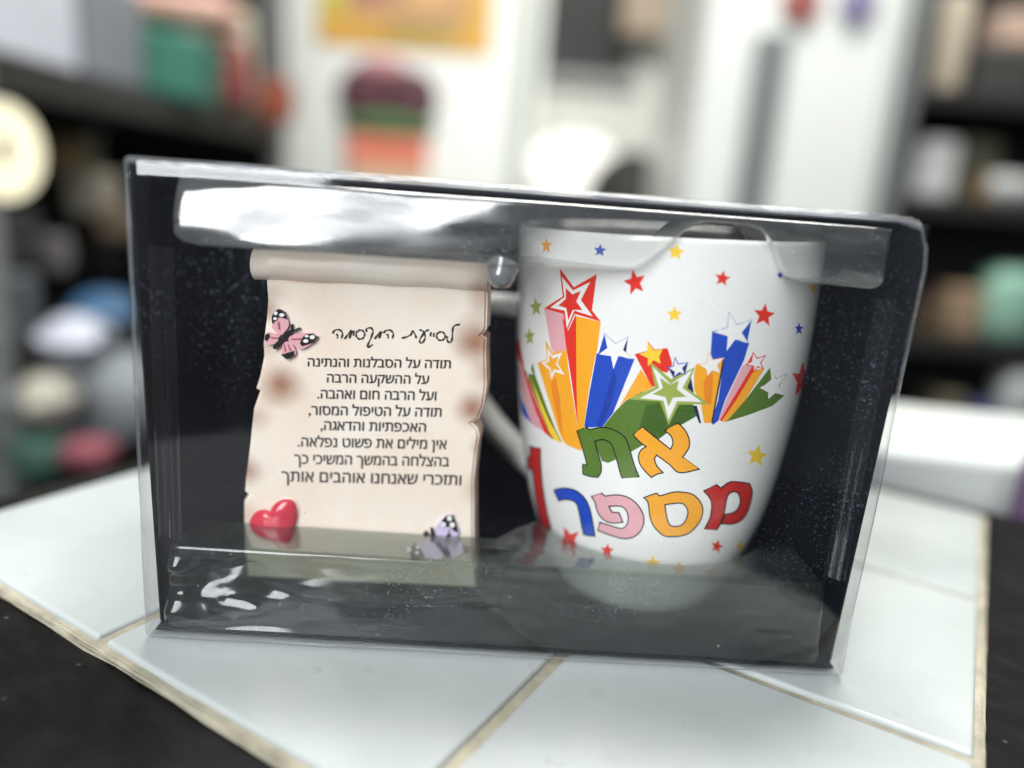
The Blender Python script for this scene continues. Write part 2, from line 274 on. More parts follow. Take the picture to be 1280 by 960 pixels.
 (1,'blue',[[[20.7,102.66],[21.15,102.04],[22.02,101.97],[21.44,101.54],[21.77,100.88],[20.96,101.24],[20.3,100.9],[20.38,101.55],[19.67,102.0],[20.49,102.04]]]),
 (1,'yellow',[[[-6.1,93.6],[-5.45,92.34],[-4.07,92.3],[-5.02,91.33],[-4.57,89.97],[-5.81,90.63],[-6.91,89.82],[-6.72,91.22],[-7.84,92.06],[-6.5,92.27]]]),
 (1,'red',[[[17.34,94.82],[18.3,92.8],[20.88,92.28],[18.93,91.22],[19.57,89.12],[17.4,90.52],[15.38,89.74],[15.9,91.65],[14.15,93.22],[16.44,93.06]]]),
 (1,'blue',[[[31.61,89.37],[32.67,88.14],[34.58,87.86],[33.44,87.16],[34.37,85.86],[32.52,86.69],[31.3,86.16],[31.27,87.36],[29.81,88.28],[31.36,88.25]]]),
 (1,'yellow',[[[36.56,99.52],[37.79,98.39],[40.22,98.13],[38.71,97.49],[39.86,96.27],[37.57,97.05],[36.11,96.55],[36.11,97.66],[34.48,98.5],[36.23,98.49]]]),
 (1,'red',[[[39.02,77.82],[45.81,73.1],[49.32,72.02],[49.78,69.51],[49.48,65.85],[45.22,68.83],[38.21,68.49],[37.85,72.11],[32.79,75.5],[38.06,74.7]]]),
 (1,'lime',[[[-47.49,91.12],[-46.28,89.64],[-44.08,89.98],[-45.52,88.43],[-44.72,86.78],[-46.8,87.28],[-48.76,85.84],[-48.49,87.76],[-50.8,88.52],[-48.13,89.24]]]),
 (1,'lime',[[[-50.8,82.4],[-49.59,80.9],[-47.36,81.33],[-48.84,79.67],[-48.09,77.98],[-50.2,78.43],[-52.31,76.84],[-51.93,78.87],[-54.38,79.55],[-51.5,80.41]]]),
 (1,'yellow',[[[23.89,56.76],[25.5,54.24],[29.54,52.94],[26.65,52.26],[27.96,49.64],[24.48,51.82],[21.73,51.37],[22.24,53.45],[19.75,55.57],[22.84,54.95]]]),
 (1,'red',[[[-36.88,26.1],[-34.47,24.28],[-30.31,26.56],[-32.94,22.59],[-31.3,20.04],[-35.63,19.35],[-40.67,14.63],[-39.28,18.87],[-44.73,18.22],[-38.27,22.04]]]),
 (1,'red',[[[-19.55,25.47],[-19.07,23.94],[-17.34,24.04],[-18.8,22.69],[-18.59,20.98],[-20.02,21.69],[-21.77,20.46],[-21.05,22.33],[-22.28,23.28],[-20.43,23.73]]]),
 (1,'yellow',[[[-4.3,23.77],[-3.31,22.01],[-1.42,21.97],[-2.62,20.58],[-1.81,18.64],[-3.65,19.59],[-5.14,18.38],[-4.97,20.4],[-6.57,21.55],[-4.74,21.9]]]),
 (1,'red',[[[17.66,28.46],[18.73,26.6],[21.07,25.61],[19.53,25.13],[20.52,23.18],[18.28,24.86],[16.6,24.62],[16.79,26.14],[15.12,27.78],[17.09,27.2]]]),
 (1,'yellow',[[[29.5,25.83],[32.13,23.67],[35.67,22.51],[34.68,21.78],[39.75,18.62],[33.72,21.34],[32.27,20.93],[30.84,22.88],[27.93,24.67],[30.1,24.23]]]),
 (1,'orange',[[[5.15,22.05],[6.49,20.13],[8.65,19.85],[7.48,18.57],[8.75,16.44],[6.46,17.68],[4.99,16.61],[4.86,18.67],[2.95,20.03],[4.91,20.17]]]),
 (1,'lime',[[[-60.88,4.73],[-59.9,3.64],[-59.46,3.61],[-58.49,3.0],[-56.23,2.33],[-57.69,2.66],[-56.38,2.45],[-58.34,3.16],[-59.78,3.66],[-59.53,3.82]]]),
 (1,'blue',[[[-25.98,19.83],[-25.65,18.64],[-24.36,18.89],[-25.48,17.66],[-25.4,16.28],[-26.45,16.73],[-27.84,15.56],[-27.2,17.16],[-28.09,17.81],[-26.69,18.34]]]),
 (5,'green',[[[-29.69,57.56],[-26.54,59.45],[-26.36,59.29],[-26.22,59.1],[-26.0,58.97],[-25.6,58.97],[-24.92,59.19],[-24.05,59.55],[-23.15,59.92],[-22.34,60.18],[-21.65,60.3],[-21.01,60.35],[-20.39,60.34],[-19.77,60.29],[-19.12,60.19],[-18.46,60.05],[-17.82,59.85],[-17.23,59.6],[-16.68,59.31],[-16.15,58.98],[-15.66,58.59],[-15.23,58.09],[-14.86,57.48],[-14.55,56.78],[-14.26,56.0],[-13.95,55.18],[-13.62,54.28],[-13.29,53.3],[-12.95,52.31],[-12.59,51.36],[-12.2,50.48],[-11.78,49.63],[-11.36,48.8],[-10.94,47.95],[-15.7,46.93],[-15.86,47.28],[-16.01,47.61],[-16.18,47.97],[-16.36,48.44],[-16.55,49.04],[-16.77,49.74],[-16.99,50.48],[-17.22,51.2],[-17.45,51.9],[-17.7,52.6],[-17.96,53.28],[-18.2,53.91],[-18.43,54.51],[-18.64,55.09],[-18.87,55.61],[-19.15,56.03],[-19.51,56.34],[-19.93,56.56],[-20.36,56.71],[-20.77,56.81],[-21.13,56.87],[-21.49,56.87],[-21.84,56.82],[-22.23,56.73],[-22.64,56.58],[-23.09,56.38],[-23.55,56.16],[-24.0,55.94],[-23.89,55.47],[-23.77,55.0],[-23.65,54.53],[-23.5,54.03],[-23.32,53.52],[-23.11,52.98],[-22.9,52.43],[-22.69,51.89],[-22.49,51.35],[-22.28,50.81],[-22.1,50.26],[-21.97,49.7],[-21.9,49.11],[-21.87,48.5],[-21.89,47.9],[-21.97,47.35],[-22.13,46.88],[-22.36,46.47],[-22.62,46.08],[-22.87,45.67],[-23.42,45.57],[-23.96,45.46],[-24.52,45.36],[-25.11,45.3],[-25.75,45.3],[-26.42,45.33],[-27.1,45.37],[-27.79,45.4],[-27.84,48.31],[-26.44,48.41],[-26.46,48.57],[-26.47,48.7],[-26.51,48.9],[-26.61,49.26],[-26.79,49.86],[-27.04,50.63],[-27.32,51.46],[-27.6,52.25],[-27.88,53.0],[-28.18,53.76],[-28.48,54.49],[-28.76,55.18],[-29.01,55.81],[-29.24,56.4],[-29.46,56.98]]]),
 (6,'ink','R',[[-29.94,57.6],[-26.48,59.67],[-26.21,59.42],[-26.07,59.24],[-25.92,59.14],[-25.59,59.14],[-24.95,59.35],[-24.1,59.7],[-23.19,60.08],[-22.36,60.35],[-21.65,60.47],[-20.99,60.52],[-20.36,60.51],[-19.73,60.46],[-19.07,60.36],[-18.4,60.21],[-17.75,60.01],[-17.15,59.75],[-16.59,59.46],[-16.05,59.13],[-15.55,58.72],[-15.1,58.2],[-14.71,57.57],[-14.4,56.85],[-14.11,56.07],[-13.8,55.25],[-13.47,54.34],[-13.14,53.37],[-12.79,52.38],[-12.44,51.44],[-12.05,50.56],[-11.64,49.72],[-11.21,48.88],[-10.68,47.82],[-15.8,46.73],[-16.01,47.19],[-16.17,47.52],[-16.34,47.89],[-16.52,48.36],[-16.72,48.97],[-16.93,49.68],[-17.15,50.42],[-17.38,51.13],[-17.62,51.82],[-17.86,52.52],[-18.12,53.2],[-18.36,53.83],[-18.59,54.43],[-18.8,55.01],[-19.02,55.51],[-19.29,55.9],[-19.62,56.19],[-20.01,56.4],[-20.43,56.54],[-20.82,56.64],[-21.17,56.7],[-21.5,56.7],[-21.84,56.65],[-22.2,56.56],[-22.6,56.42],[-23.04,56.23],[-23.49,56.0],[-23.79,55.86],[-23.71,55.54],[-23.6,55.08],[-23.48,54.6],[-23.33,54.12],[-23.15,53.6],[-22.94,53.07],[-22.73,52.52],[-22.52,51.98],[-22.32,51.44],[-22.11,50.9],[-21.92,50.34],[-21.79,49.77],[-21.71,49.16],[-21.68,48.53],[-21.71,47.91],[-21.79,47.34],[-21.96,46.84],[-22.21,46.4],[-22.47,46.0],[-22.77,45.51],[-23.42,45.39],[-23.97,45.28],[-24.54,45.18],[-25.15,45.12],[-25.8,45.11],[-26.48,45.14],[-27.17,45.18],[-28.0,45.22],[-28.05,48.48],[-26.67,48.58],[-26.66,48.51],[-26.67,48.64],[-26.7,48.82],[-26.8,49.17],[-26.98,49.77],[-27.23,50.54],[-27.51,51.37],[-27.79,52.16],[-28.07,52.91],[-28.37,53.66],[-28.67,54.39],[-28.95,55.08],[-29.2,55.72],[-29.43,56.31],[-29.66,56.88]],[[-29.45,57.52],[-26.59,59.23],[-26.51,59.16],[-26.37,58.96],[-26.09,58.79],[-25.6,58.8],[-24.88,59.03],[-24.01,59.39],[-23.11,59.76],[-22.32,60.02],[-21.66,60.14],[-21.03,60.18],[-20.42,60.18],[-19.81,60.12],[-19.17,60.03],[-18.52,59.88],[-17.89,59.69],[-17.31,59.44],[-16.77,59.16],[-16.25,58.84],[-15.78,58.46],[-15.36,57.98],[-15.0,57.39],[-14.7,56.7],[-14.41,55.93],[-14.1,55.1],[-13.78,54.21],[-13.45,53.23],[-13.1,52.24],[-12.74,51.28],[-12.35,50.4],[-11.93,49.54],[-11.51,48.71],[-11.19,48.08],[-15.59,47.14],[-15.7,47.37],[-15.86,47.7],[-16.02,48.06],[-16.19,48.51],[-16.39,49.11],[-16.6,49.81],[-16.82,50.56],[-17.05,51.28],[-17.29,51.97],[-17.54,52.68],[-17.8,53.36],[-18.04,53.99],[-18.27,54.59],[-18.48,55.17],[-18.72,55.7],[-19.02,56.15],[-19.4,56.48],[-19.84,56.72],[-20.29,56.87],[-20.71,56.98],[-21.09,57.04],[-21.47,57.04],[-21.85,56.99],[-22.25,56.9],[-22.69,56.74],[-23.14,56.54],[-23.6,56.31],[-24.22,56.02],[-24.06,55.4],[-23.95,54.93],[-23.83,54.45],[-23.68,53.95],[-23.5,53.43],[-23.29,52.89],[-23.07,52.34],[-22.87,51.8],[-22.66,51.26],[-22.45,50.72],[-22.27,50.19],[-22.15,49.64],[-22.08,49.07],[-22.05,48.46],[-22.07,47.88],[-22.15,47.36],[-22.3,46.93],[-22.52,46.54],[-22.78,46.15],[-22.97,45.83],[-23.41,45.75],[-23.96,45.64],[-24.5,45.55],[-25.08,45.49],[-25.7,45.48],[-26.35,45.51],[-27.04,45.56],[-27.59,45.58],[-27.63,48.15],[-26.21,48.25],[-26.27,48.64],[-26.27,48.77],[-26.31,48.98],[-26.41,49.35],[-26.6,49.95],[-26.85,50.72],[-27.13,51.55],[-27.41,52.35],[-27.69,53.1],[-27.99,53.85],[-28.29,54.59],[-28.57,55.28],[-28.82,55.91],[-29.05,56.5],[-29.27,57.07]]),
 (5,'orange',[[[-13.44,59.61],[-11.12,62.12],[-10.28,61.51],[-9.44,60.9],[-8.57,60.27],[-7.64,59.6],[-6.61,58.88],[-5.51,58.12],[-4.37,57.34],[-3.23,56.55],[-3.11,56.99],[-2.96,57.43],[-2.85,57.86],[-2.83,58.32],[-2.9,58.79],[-3.04,59.29],[-3.25,59.78],[-3.52,60.22],[-3.88,60.6],[-4.32,60.95],[-4.79,61.28],[-5.24,61.61],[-2.12,63.87],[-1.64,63.47],[-1.16,63.09],[-0.68,62.67],[-0.23,62.19],[0.21,61.61],[0.65,60.96],[1.03,60.28],[1.31,59.62],[1.49,58.99],[1.6,58.37],[1.61,57.74],[1.53,57.11],[1.32,56.47],[0.99,55.83],[0.61,55.18],[0.26,54.52],[5.41,51.16],[4.0,50.83],[2.58,50.42],[1.23,50.11],[0.05,50.06],[-0.89,50.39],[-1.65,50.98],[-2.36,51.69],[-3.14,52.35],[-4.02,52.93],[-4.93,53.52],[-5.86,54.11],[-6.76,54.68],[-6.9,54.39],[-7.05,54.11],[-7.16,53.8],[-7.18,53.45],[-7.07,53.01],[-6.88,52.51],[-6.62,52.0],[-6.31,51.52],[-5.92,51.08],[-5.46,50.65],[-4.96,50.22],[-4.48,49.8],[-4.88,49.67],[-5.29,49.54],[-5.68,49.4],[-6.07,49.22],[-6.43,48.99],[-6.78,48.72],[-7.13,48.43],[-7.48,48.15],[-7.89,48.47],[-8.29,48.78],[-8.7,49.1],[-9.12,49.49],[-9.6,49.96],[-10.11,50.48],[-10.58,51.03],[-10.95,51.58],[-11.21,52.14],[-11.39,52.71],[-11.5,53.27],[-11.53,53.8],[-11.49,54.29],[-11.38,54.76],[-11.21,55.19],[-11.0,55.58],[-10.73,55.91],[-10.42,56.19],[-10.08,56.45],[-9.75,56.72],[-10.25,57.04],[-10.76,57.35],[-11.25,57.68],[-11.72,58.02],[-12.17,58.4],[-12.6,58.8],[-13.02,59.21]]]),
 (6,'ink','R',[[-13.67,59.6],[-11.14,62.34],[-10.19,61.65],[-9.35,61.03],[-8.48,60.4],[-7.55,59.74],[-6.53,59.02],[-5.42,58.26],[-4.29,57.48],[-3.33,56.81],[-3.26,57.05],[-3.12,57.48],[-3.01,57.9],[-2.99,58.32],[-3.06,58.77],[-3.19,59.24],[-3.39,59.7],[-3.65,60.12],[-3.98,60.48],[-4.41,60.81],[-4.87,61.14],[-5.51,61.61],[-2.13,64.07],[-1.55,63.6],[-1.06,63.21],[-0.57,62.79],[-0.11,62.29],[0.34,61.7],[0.78,61.04],[1.17,60.34],[1.46,59.66],[1.65,59.01],[1.76,58.36],[1.77,57.72],[1.69,57.06],[1.47,56.39],[1.13,55.73],[0.76,55.08],[0.48,54.57],[5.8,51.08],[4.07,50.66],[2.64,50.25],[1.27,49.94],[0.04,49.89],[-0.96,50.23],[-1.75,50.85],[-2.46,51.56],[-3.23,52.21],[-4.1,52.79],[-5.01,53.38],[-5.93,53.96],[-6.69,54.44],[-6.75,54.31],[-6.91,54.03],[-7.0,53.76],[-7.02,53.46],[-6.92,53.06],[-6.74,52.58],[-6.49,52.09],[-6.18,51.62],[-5.81,51.2],[-5.36,50.78],[-4.86,50.36],[-4.15,49.72],[-4.83,49.5],[-5.23,49.38],[-5.62,49.24],[-5.99,49.07],[-6.34,48.85],[-6.68,48.58],[-7.03,48.3],[-7.48,47.94],[-7.99,48.33],[-8.39,48.63],[-8.8,48.96],[-9.23,49.36],[-9.71,49.83],[-10.22,50.36],[-10.71,50.92],[-11.09,51.49],[-11.36,52.07],[-11.55,52.66],[-11.66,53.24],[-11.7,53.8],[-11.65,54.31],[-11.53,54.81],[-11.35,55.26],[-11.13,55.67],[-10.85,56.03],[-10.51,56.32],[-10.17,56.58],[-10.03,56.7],[-10.34,56.89],[-10.84,57.21],[-11.34,57.54],[-11.82,57.89],[-12.28,58.27],[-12.71,58.67],[-13.13,59.08]],[[-13.21,59.62],[-11.11,61.91],[-10.37,61.37],[-9.53,60.76],[-8.66,60.13],[-7.72,59.46],[-6.69,58.74],[-5.59,57.98],[-4.45,57.2],[-3.14,56.29],[-2.95,56.93],[-2.81,57.37],[-2.69,57.83],[-2.67,58.31],[-2.75,58.82],[-2.9,59.34],[-3.12,59.85],[-3.4,60.32],[-3.78,60.72],[-4.23,61.08],[-4.7,61.41],[-4.97,61.6],[-2.12,63.67],[-1.73,63.35],[-1.25,62.96],[-0.78,62.56],[-0.34,62.09],[0.09,61.52],[0.51,60.88],[0.88,60.22],[1.16,59.58],[1.34,58.97],[1.43,58.37],[1.45,57.77],[1.37,57.17],[1.16,56.55],[0.84,55.92],[0.47,55.27],[0.04,54.48],[5.01,51.24],[3.93,51.0],[2.51,50.59],[1.19,50.28],[0.05,50.24],[-0.82,50.54],[-1.55,51.11],[-2.26,51.81],[-3.05,52.48],[-3.94,53.07],[-4.85,53.66],[-5.78,54.25],[-6.83,54.92],[-7.04,54.47],[-7.2,54.18],[-7.32,53.84],[-7.34,53.43],[-7.23,52.96],[-7.03,52.44],[-6.76,51.92],[-6.43,51.41],[-6.03,50.95],[-5.56,50.52],[-5.07,50.09],[-4.82,49.87],[-4.93,49.83],[-5.34,49.71],[-5.75,49.56],[-6.15,49.38],[-6.53,49.14],[-6.88,48.86],[-7.23,48.57],[-7.48,48.37],[-7.79,48.61],[-8.19,48.92],[-8.6,49.24],[-9.01,49.62],[-9.48,50.08],[-9.98,50.6],[-10.45,51.14],[-10.81,51.67],[-11.06,52.21],[-11.23,52.76],[-11.34,53.3],[-11.37,53.81],[-11.33,54.27],[-11.23,54.71],[-11.06,55.12],[-10.87,55.48],[-10.62,55.79],[-10.32,56.06],[-9.99,56.32],[-9.47,56.74],[-10.17,57.18],[-10.67,57.5],[-11.16,57.82],[-11.62,58.16],[-12.06,58.53],[-12.49,58.93],[-12.91,59.34]]),
 (5,'deep_red',[[[-53.31,46.46],[-51.95,46.74],[-50.69,46.98],[-49.55,47.19],[-48.57,47.38],[-47.74,47.56],[-47.01,47.73],[-46.34,47.9],[-45.68,48.05],[-45.79,47.04],[-45.91,46.07],[-46.03,45.01],[-46.11,43.76],[-46.2,42.22],[-46.3,40.47],[-46.37,38.61],[-46.37,36.75],[-46.28,34.9],[-46.13,32.98],[-45.96,31.07],[-45.83,29.18],[-45.75,27.33],[-45.7,25.51],[-45.72,23.66],[-45.83,21.75],[-46.79,21.6],[-47.81,21.41],[-48.9,21.22],[-50.06,21.06],[-51.44,20.88],[-53.08,20.64],[-54.75,20.48],[-56.02,20.6],[-56.4,21.18],[-56.07,22.13],[-55.47,23.3],[-54.97,24.54],[-54.67,25.8],[-54.44,27.12],[-54.22,28.58],[-54.0,30.22],[-53.69,32.31],[-53.34,34.73],[-53.19,36.91],[-53.41,38.37],[-54.07,38.84],[-55.07,38.66],[-56.31,38.16],[-57.65,37.75],[-57.41,38.77],[-57.24,39.81],[-57.02,40.78],[-56.63,41.62],[-55.98,42.24],[-55.18,42.69],[-54.43,43.11],[-53.89,43.61],[-53.61,44.26],[-53.48,44.98],[-53.4,45.74]]]),
 (6,'ink','R',[[-53.86,46.55],[-51.75,46.98],[-50.51,47.22],[-49.4,47.42],[-48.44,47.6],[-47.64,47.77],[-46.93,47.94],[-46.27,48.1],[-45.31,48.32],[-45.43,47.16],[-45.55,46.19],[-45.65,45.14],[-45.74,43.88],[-45.82,42.35],[-45.91,40.61],[-45.97,38.76],[-45.96,36.91],[-45.87,35.06],[-45.71,33.16],[-45.53,31.25],[-45.38,29.37],[-45.29,27.54],[-45.22,25.73],[-45.22,23.89],[-45.35,21.57],[-47.16,21.28],[-48.21,21.07],[-49.38,20.86],[-50.62,20.69],[-52.09,20.48],[-53.89,20.18],[-55.87,19.94],[-57.47,19.97],[-57.94,20.56],[-57.47,21.58],[-56.7,22.82],[-56.07,24.1],[-55.69,25.39],[-55.37,26.75],[-55.08,28.24],[-54.79,29.91],[-54.41,32.04],[-54.01,34.47],[-53.84,36.67],[-54.05,38.1],[-54.66,38.51],[-55.24,38.39],[-56.36,37.95],[-58.7,37.22],[-58.36,38.44],[-58.16,39.49],[-57.9,40.48],[-57.45,41.38],[-56.62,42.13],[-55.61,42.69],[-54.94,43.05],[-54.5,43.46],[-54.23,44.07],[-54.08,44.78],[-54.0,45.54]],[[-52.78,46.37],[-52.15,46.5],[-50.87,46.75],[-49.71,46.96],[-48.7,47.16],[-47.84,47.35],[-47.09,47.52],[-46.42,47.69],[-46.06,47.77],[-46.16,46.93],[-46.29,45.95],[-46.41,44.89],[-46.5,43.62],[-46.59,42.08],[-46.7,40.32],[-46.77,38.46],[-46.78,36.59],[-46.7,34.72],[-46.56,32.8],[-46.39,30.88],[-46.28,28.98],[-46.23,27.12],[-46.2,25.28],[-46.23,23.43],[-46.33,21.93],[-46.44,21.92],[-47.43,21.73],[-48.45,21.56],[-49.53,21.43],[-50.84,21.28],[-52.33,21.08],[-53.78,20.97],[-54.82,21.13],[-55.15,21.69],[-54.9,22.6],[-54.41,23.72],[-54.01,24.93],[-53.77,26.16],[-53.59,27.47],[-53.43,28.9],[-53.27,30.51],[-53.01,32.57],[-52.7,34.97],[-52.58,37.15],[-52.8,38.63],[-53.51,39.17],[-54.9,38.92],[-56.26,38.38],[-56.72,38.24],[-56.55,39.08],[-56.4,40.1],[-56.21,41.05],[-55.88,41.83],[-55.37,42.34],[-54.76,42.69],[-53.93,43.16],[-53.31,43.76],[-53.03,44.44],[-52.9,45.18],[-52.83,45.92]]),
 (5,'blue',[[[-39.98,36.96],[-39.37,37.28],[-38.79,37.59],[-38.18,37.91],[-37.48,38.22],[-36.66,38.56],[-35.77,38.9],[-34.85,39.21],[-33.95,39.44],[-33.06,39.61],[-32.15,39.72],[-31.27,39.75],[-30.44,39.68],[-29.65,39.49],[-28.89,39.22],[-28.18,38.86],[-27.57,38.44],[-27.05,37.96],[-26.6,37.4],[-26.21,36.78],[-25.86,36.08],[-25.57,35.32],[-25.34,34.5],[-25.12,33.58],[-24.9,32.52],[-24.66,31.27],[-24.43,29.85],[-24.21,28.34],[-24.01,26.83],[-24.71,26.68],[-25.43,26.5],[-26.14,26.35],[-26.77,26.24],[-27.28,26.19],[-27.71,26.2],[-28.11,26.22],[-28.53,26.23],[-28.62,27.01],[-28.72,27.76],[-28.82,28.55],[-28.96,29.45],[-29.13,30.59],[-29.34,31.87],[-29.56,33.09],[-29.78,34.06],[-29.97,34.71],[-30.15,35.15],[-30.35,35.46],[-30.64,35.72],[-31.02,35.93],[-31.48,36.05],[-32.0,36.11],[-32.58,36.1],[-33.26,36.0],[-34.03,35.83],[-34.83,35.6],[-35.56,35.35],[-36.2,35.09],[-36.79,34.79],[-37.36,34.48],[-37.96,34.18],[-38.21,34.52],[-38.46,34.86],[-38.71,35.2],[-38.96,35.54],[-39.21,35.89],[-39.47,36.25],[-39.72,36.6]]]),
 (6,'ink','R',[[-40.39,36.94],[-39.44,37.43],[-38.86,37.75],[-38.23,38.07],[-37.51,38.4],[-36.67,38.74],[-35.77,39.09],[-34.84,39.4],[-33.91,39.64],[-33.0,39.8],[-32.08,39.92],[-31.18,39.95],[-30.33,39.87],[-29.52,39.68],[-28.75,39.4],[-28.03,39.04],[-27.4,38.61],[-26.87,38.11],[-26.41,37.54],[-26.02,36.91],[-25.66,36.2],[-25.37,35.43],[-25.13,34.6],[-24.91,33.67],[-24.69,32.61],[-24.45,31.36],[-24.21,29.94],[-23.99,28.43],[-23.76,26.68],[-24.74,26.46],[-25.47,26.29],[-26.18,26.13],[-26.83,26.02],[-27.37,25.97],[-27.82,25.97],[-28.22,26.0],[-28.77,26.01],[-28.87,26.9],[-28.96,27.65],[-29.07,28.44],[-29.2,29.35],[-29.37,30.48],[-29.57,31.76],[-29.79,32.98],[-30.01,33.95],[-30.2,34.58],[-30.37,35.01],[-30.56,35.3],[-30.83,35.54],[-31.18,35.73],[-31.61,35.85],[-32.11,35.9],[-32.66,35.89],[-33.31,35.8],[-34.06,35.63],[-34.84,35.4],[-35.56,35.16],[-36.17,34.91],[-36.73,34.63],[-37.3,34.32],[-38.15,33.88],[-38.49,34.34],[-38.74,34.68],[-38.99,35.02],[-39.25,35.37],[-39.5,35.72],[-39.76,36.08],[-40.02,36.43]],[[-39.58,36.97],[-39.29,37.12],[-38.72,37.44],[-38.13,37.74],[-37.45,38.04],[-36.64,38.38],[-35.76,38.72],[-34.87,39.02],[-33.99,39.25],[-33.11,39.41],[-32.22,39.52],[-31.36,39.55],[-30.55,39.48],[-29.78,39.3],[-29.03,39.04],[-28.34,38.69],[-27.74,38.28],[-27.23,37.8],[-26.79,37.26],[-26.41,36.65],[-26.06,35.96],[-25.77,35.22],[-25.54,34.4],[-25.33,33.49],[-25.11,32.43],[-24.87,31.18],[-24.64,29.76],[-24.43,28.25],[-24.27,26.98],[-24.68,26.89],[-25.41,26.72],[-26.1,26.56],[-26.7,26.46],[-27.19,26.41],[-27.6,26.42],[-28.0,26.44],[-28.29,26.45],[-28.38,27.12],[-28.47,27.87],[-28.58,28.66],[-28.72,29.56],[-28.89,30.69],[-29.11,31.97],[-29.33,33.2],[-29.55,34.17],[-29.75,34.83],[-29.93,35.28],[-30.15,35.62],[-30.45,35.89],[-30.86,36.12],[-31.35,36.26],[-31.89,36.31],[-32.5,36.3],[-33.2,36.21],[-34.0,36.02],[-34.81,35.79],[-35.57,35.54],[-36.24,35.26],[-36.85,34.96],[-37.43,34.65],[-37.77,34.47],[-37.93,34.69],[-38.18,35.03],[-38.43,35.37],[-38.68,35.71],[-38.93,36.06],[-39.18,36.42],[-39.44,36.77]]),
 (5,'pink',[[[-24.95,39.33],[-21.52,41.08],[-20.56,40.44],[-19.86,40.69],[-19.17,40.95],[-18.48,41.19],[-17.8,41.37],[-17.13,41.51],[-16.45,41.62],[-15.78,41.67],[-15.11,41.65],[-14.43,41.56],[-13.73,41.4],[-13.05,41.17],[-12.41,40.88],[-11.81,40.5],[-11.23,40.05],[-10.7,39.56],[-10.22,39.05],[-9.8,38.54],[-9.43,38.02],[-9.11,37.47],[-8.85,36.91],[-8.64,36.32],[-8.49,35.71],[-8.4,35.09],[-8.38,34.45],[-8.43,33.8],[-8.55,33.12],[-8.74,32.45],[-8.99,31.82],[-9.32,31.22],[-9.74,30.63],[-10.2,30.09],[-10.68,29.63],[-11.19,29.26],[-11.72,28.97],[-12.28,28.74],[-12.84,28.55],[-13.36,28.4],[-13.86,28.29],[-14.41,28.22],[-15.1,28.21],[-15.98,28.25],[-17.0,28.33],[-18.07,28.44],[-19.1,28.55],[-20.06,28.66],[-21.0,28.79],[-21.94,28.92],[-22.89,29.04],[-22.13,31.93],[-21.38,31.87],[-20.64,31.8],[-19.89,31.73],[-19.12,31.66],[-18.28,31.57],[-17.4,31.47],[-16.56,31.39],[-15.86,31.36],[-15.34,31.39],[-14.94,31.46],[-14.6,31.6],[-14.29,31.81],[-13.97,32.12],[-13.69,32.51],[-13.45,32.95],[-13.28,33.43],[-13.18,33.95],[-13.13,34.53],[-13.14,35.12],[-13.2,35.66],[-13.32,36.15],[-13.51,36.61],[-13.73,37.04],[-13.97,37.4],[-14.24,37.7],[-14.54,37.95],[-14.87,38.14],[-15.23,38.27],[-15.64,38.32],[-16.09,38.29],[-16.57,38.23],[-17.07,38.14],[-17.58,38.03],[-18.12,37.89],[-18.68,37.74],[-19.23,37.58],[-18.24,35.98],[-16.06,36.25],[-14.69,33.5],[-15.4,33.29],[-16.12,33.07],[-16.84,32.86],[-17.51,32.71],[-18.13,32.61],[-18.7,32.56],[-19.25,32.56],[-19.79,32.64],[-20.32,32.78],[-20.85,33.0],[-21.34,33.28],[-21.79,33.61],[-22.18,34.01],[-22.54,34.48],[-22.85,34.98],[-23.12,35.51],[-23.32,36.08],[-23.46,36.71],[-23.6,37.32],[-23.79,37.85],[-24.04,38.28],[-24.34,38.64],[-24.65,38.98]]]),
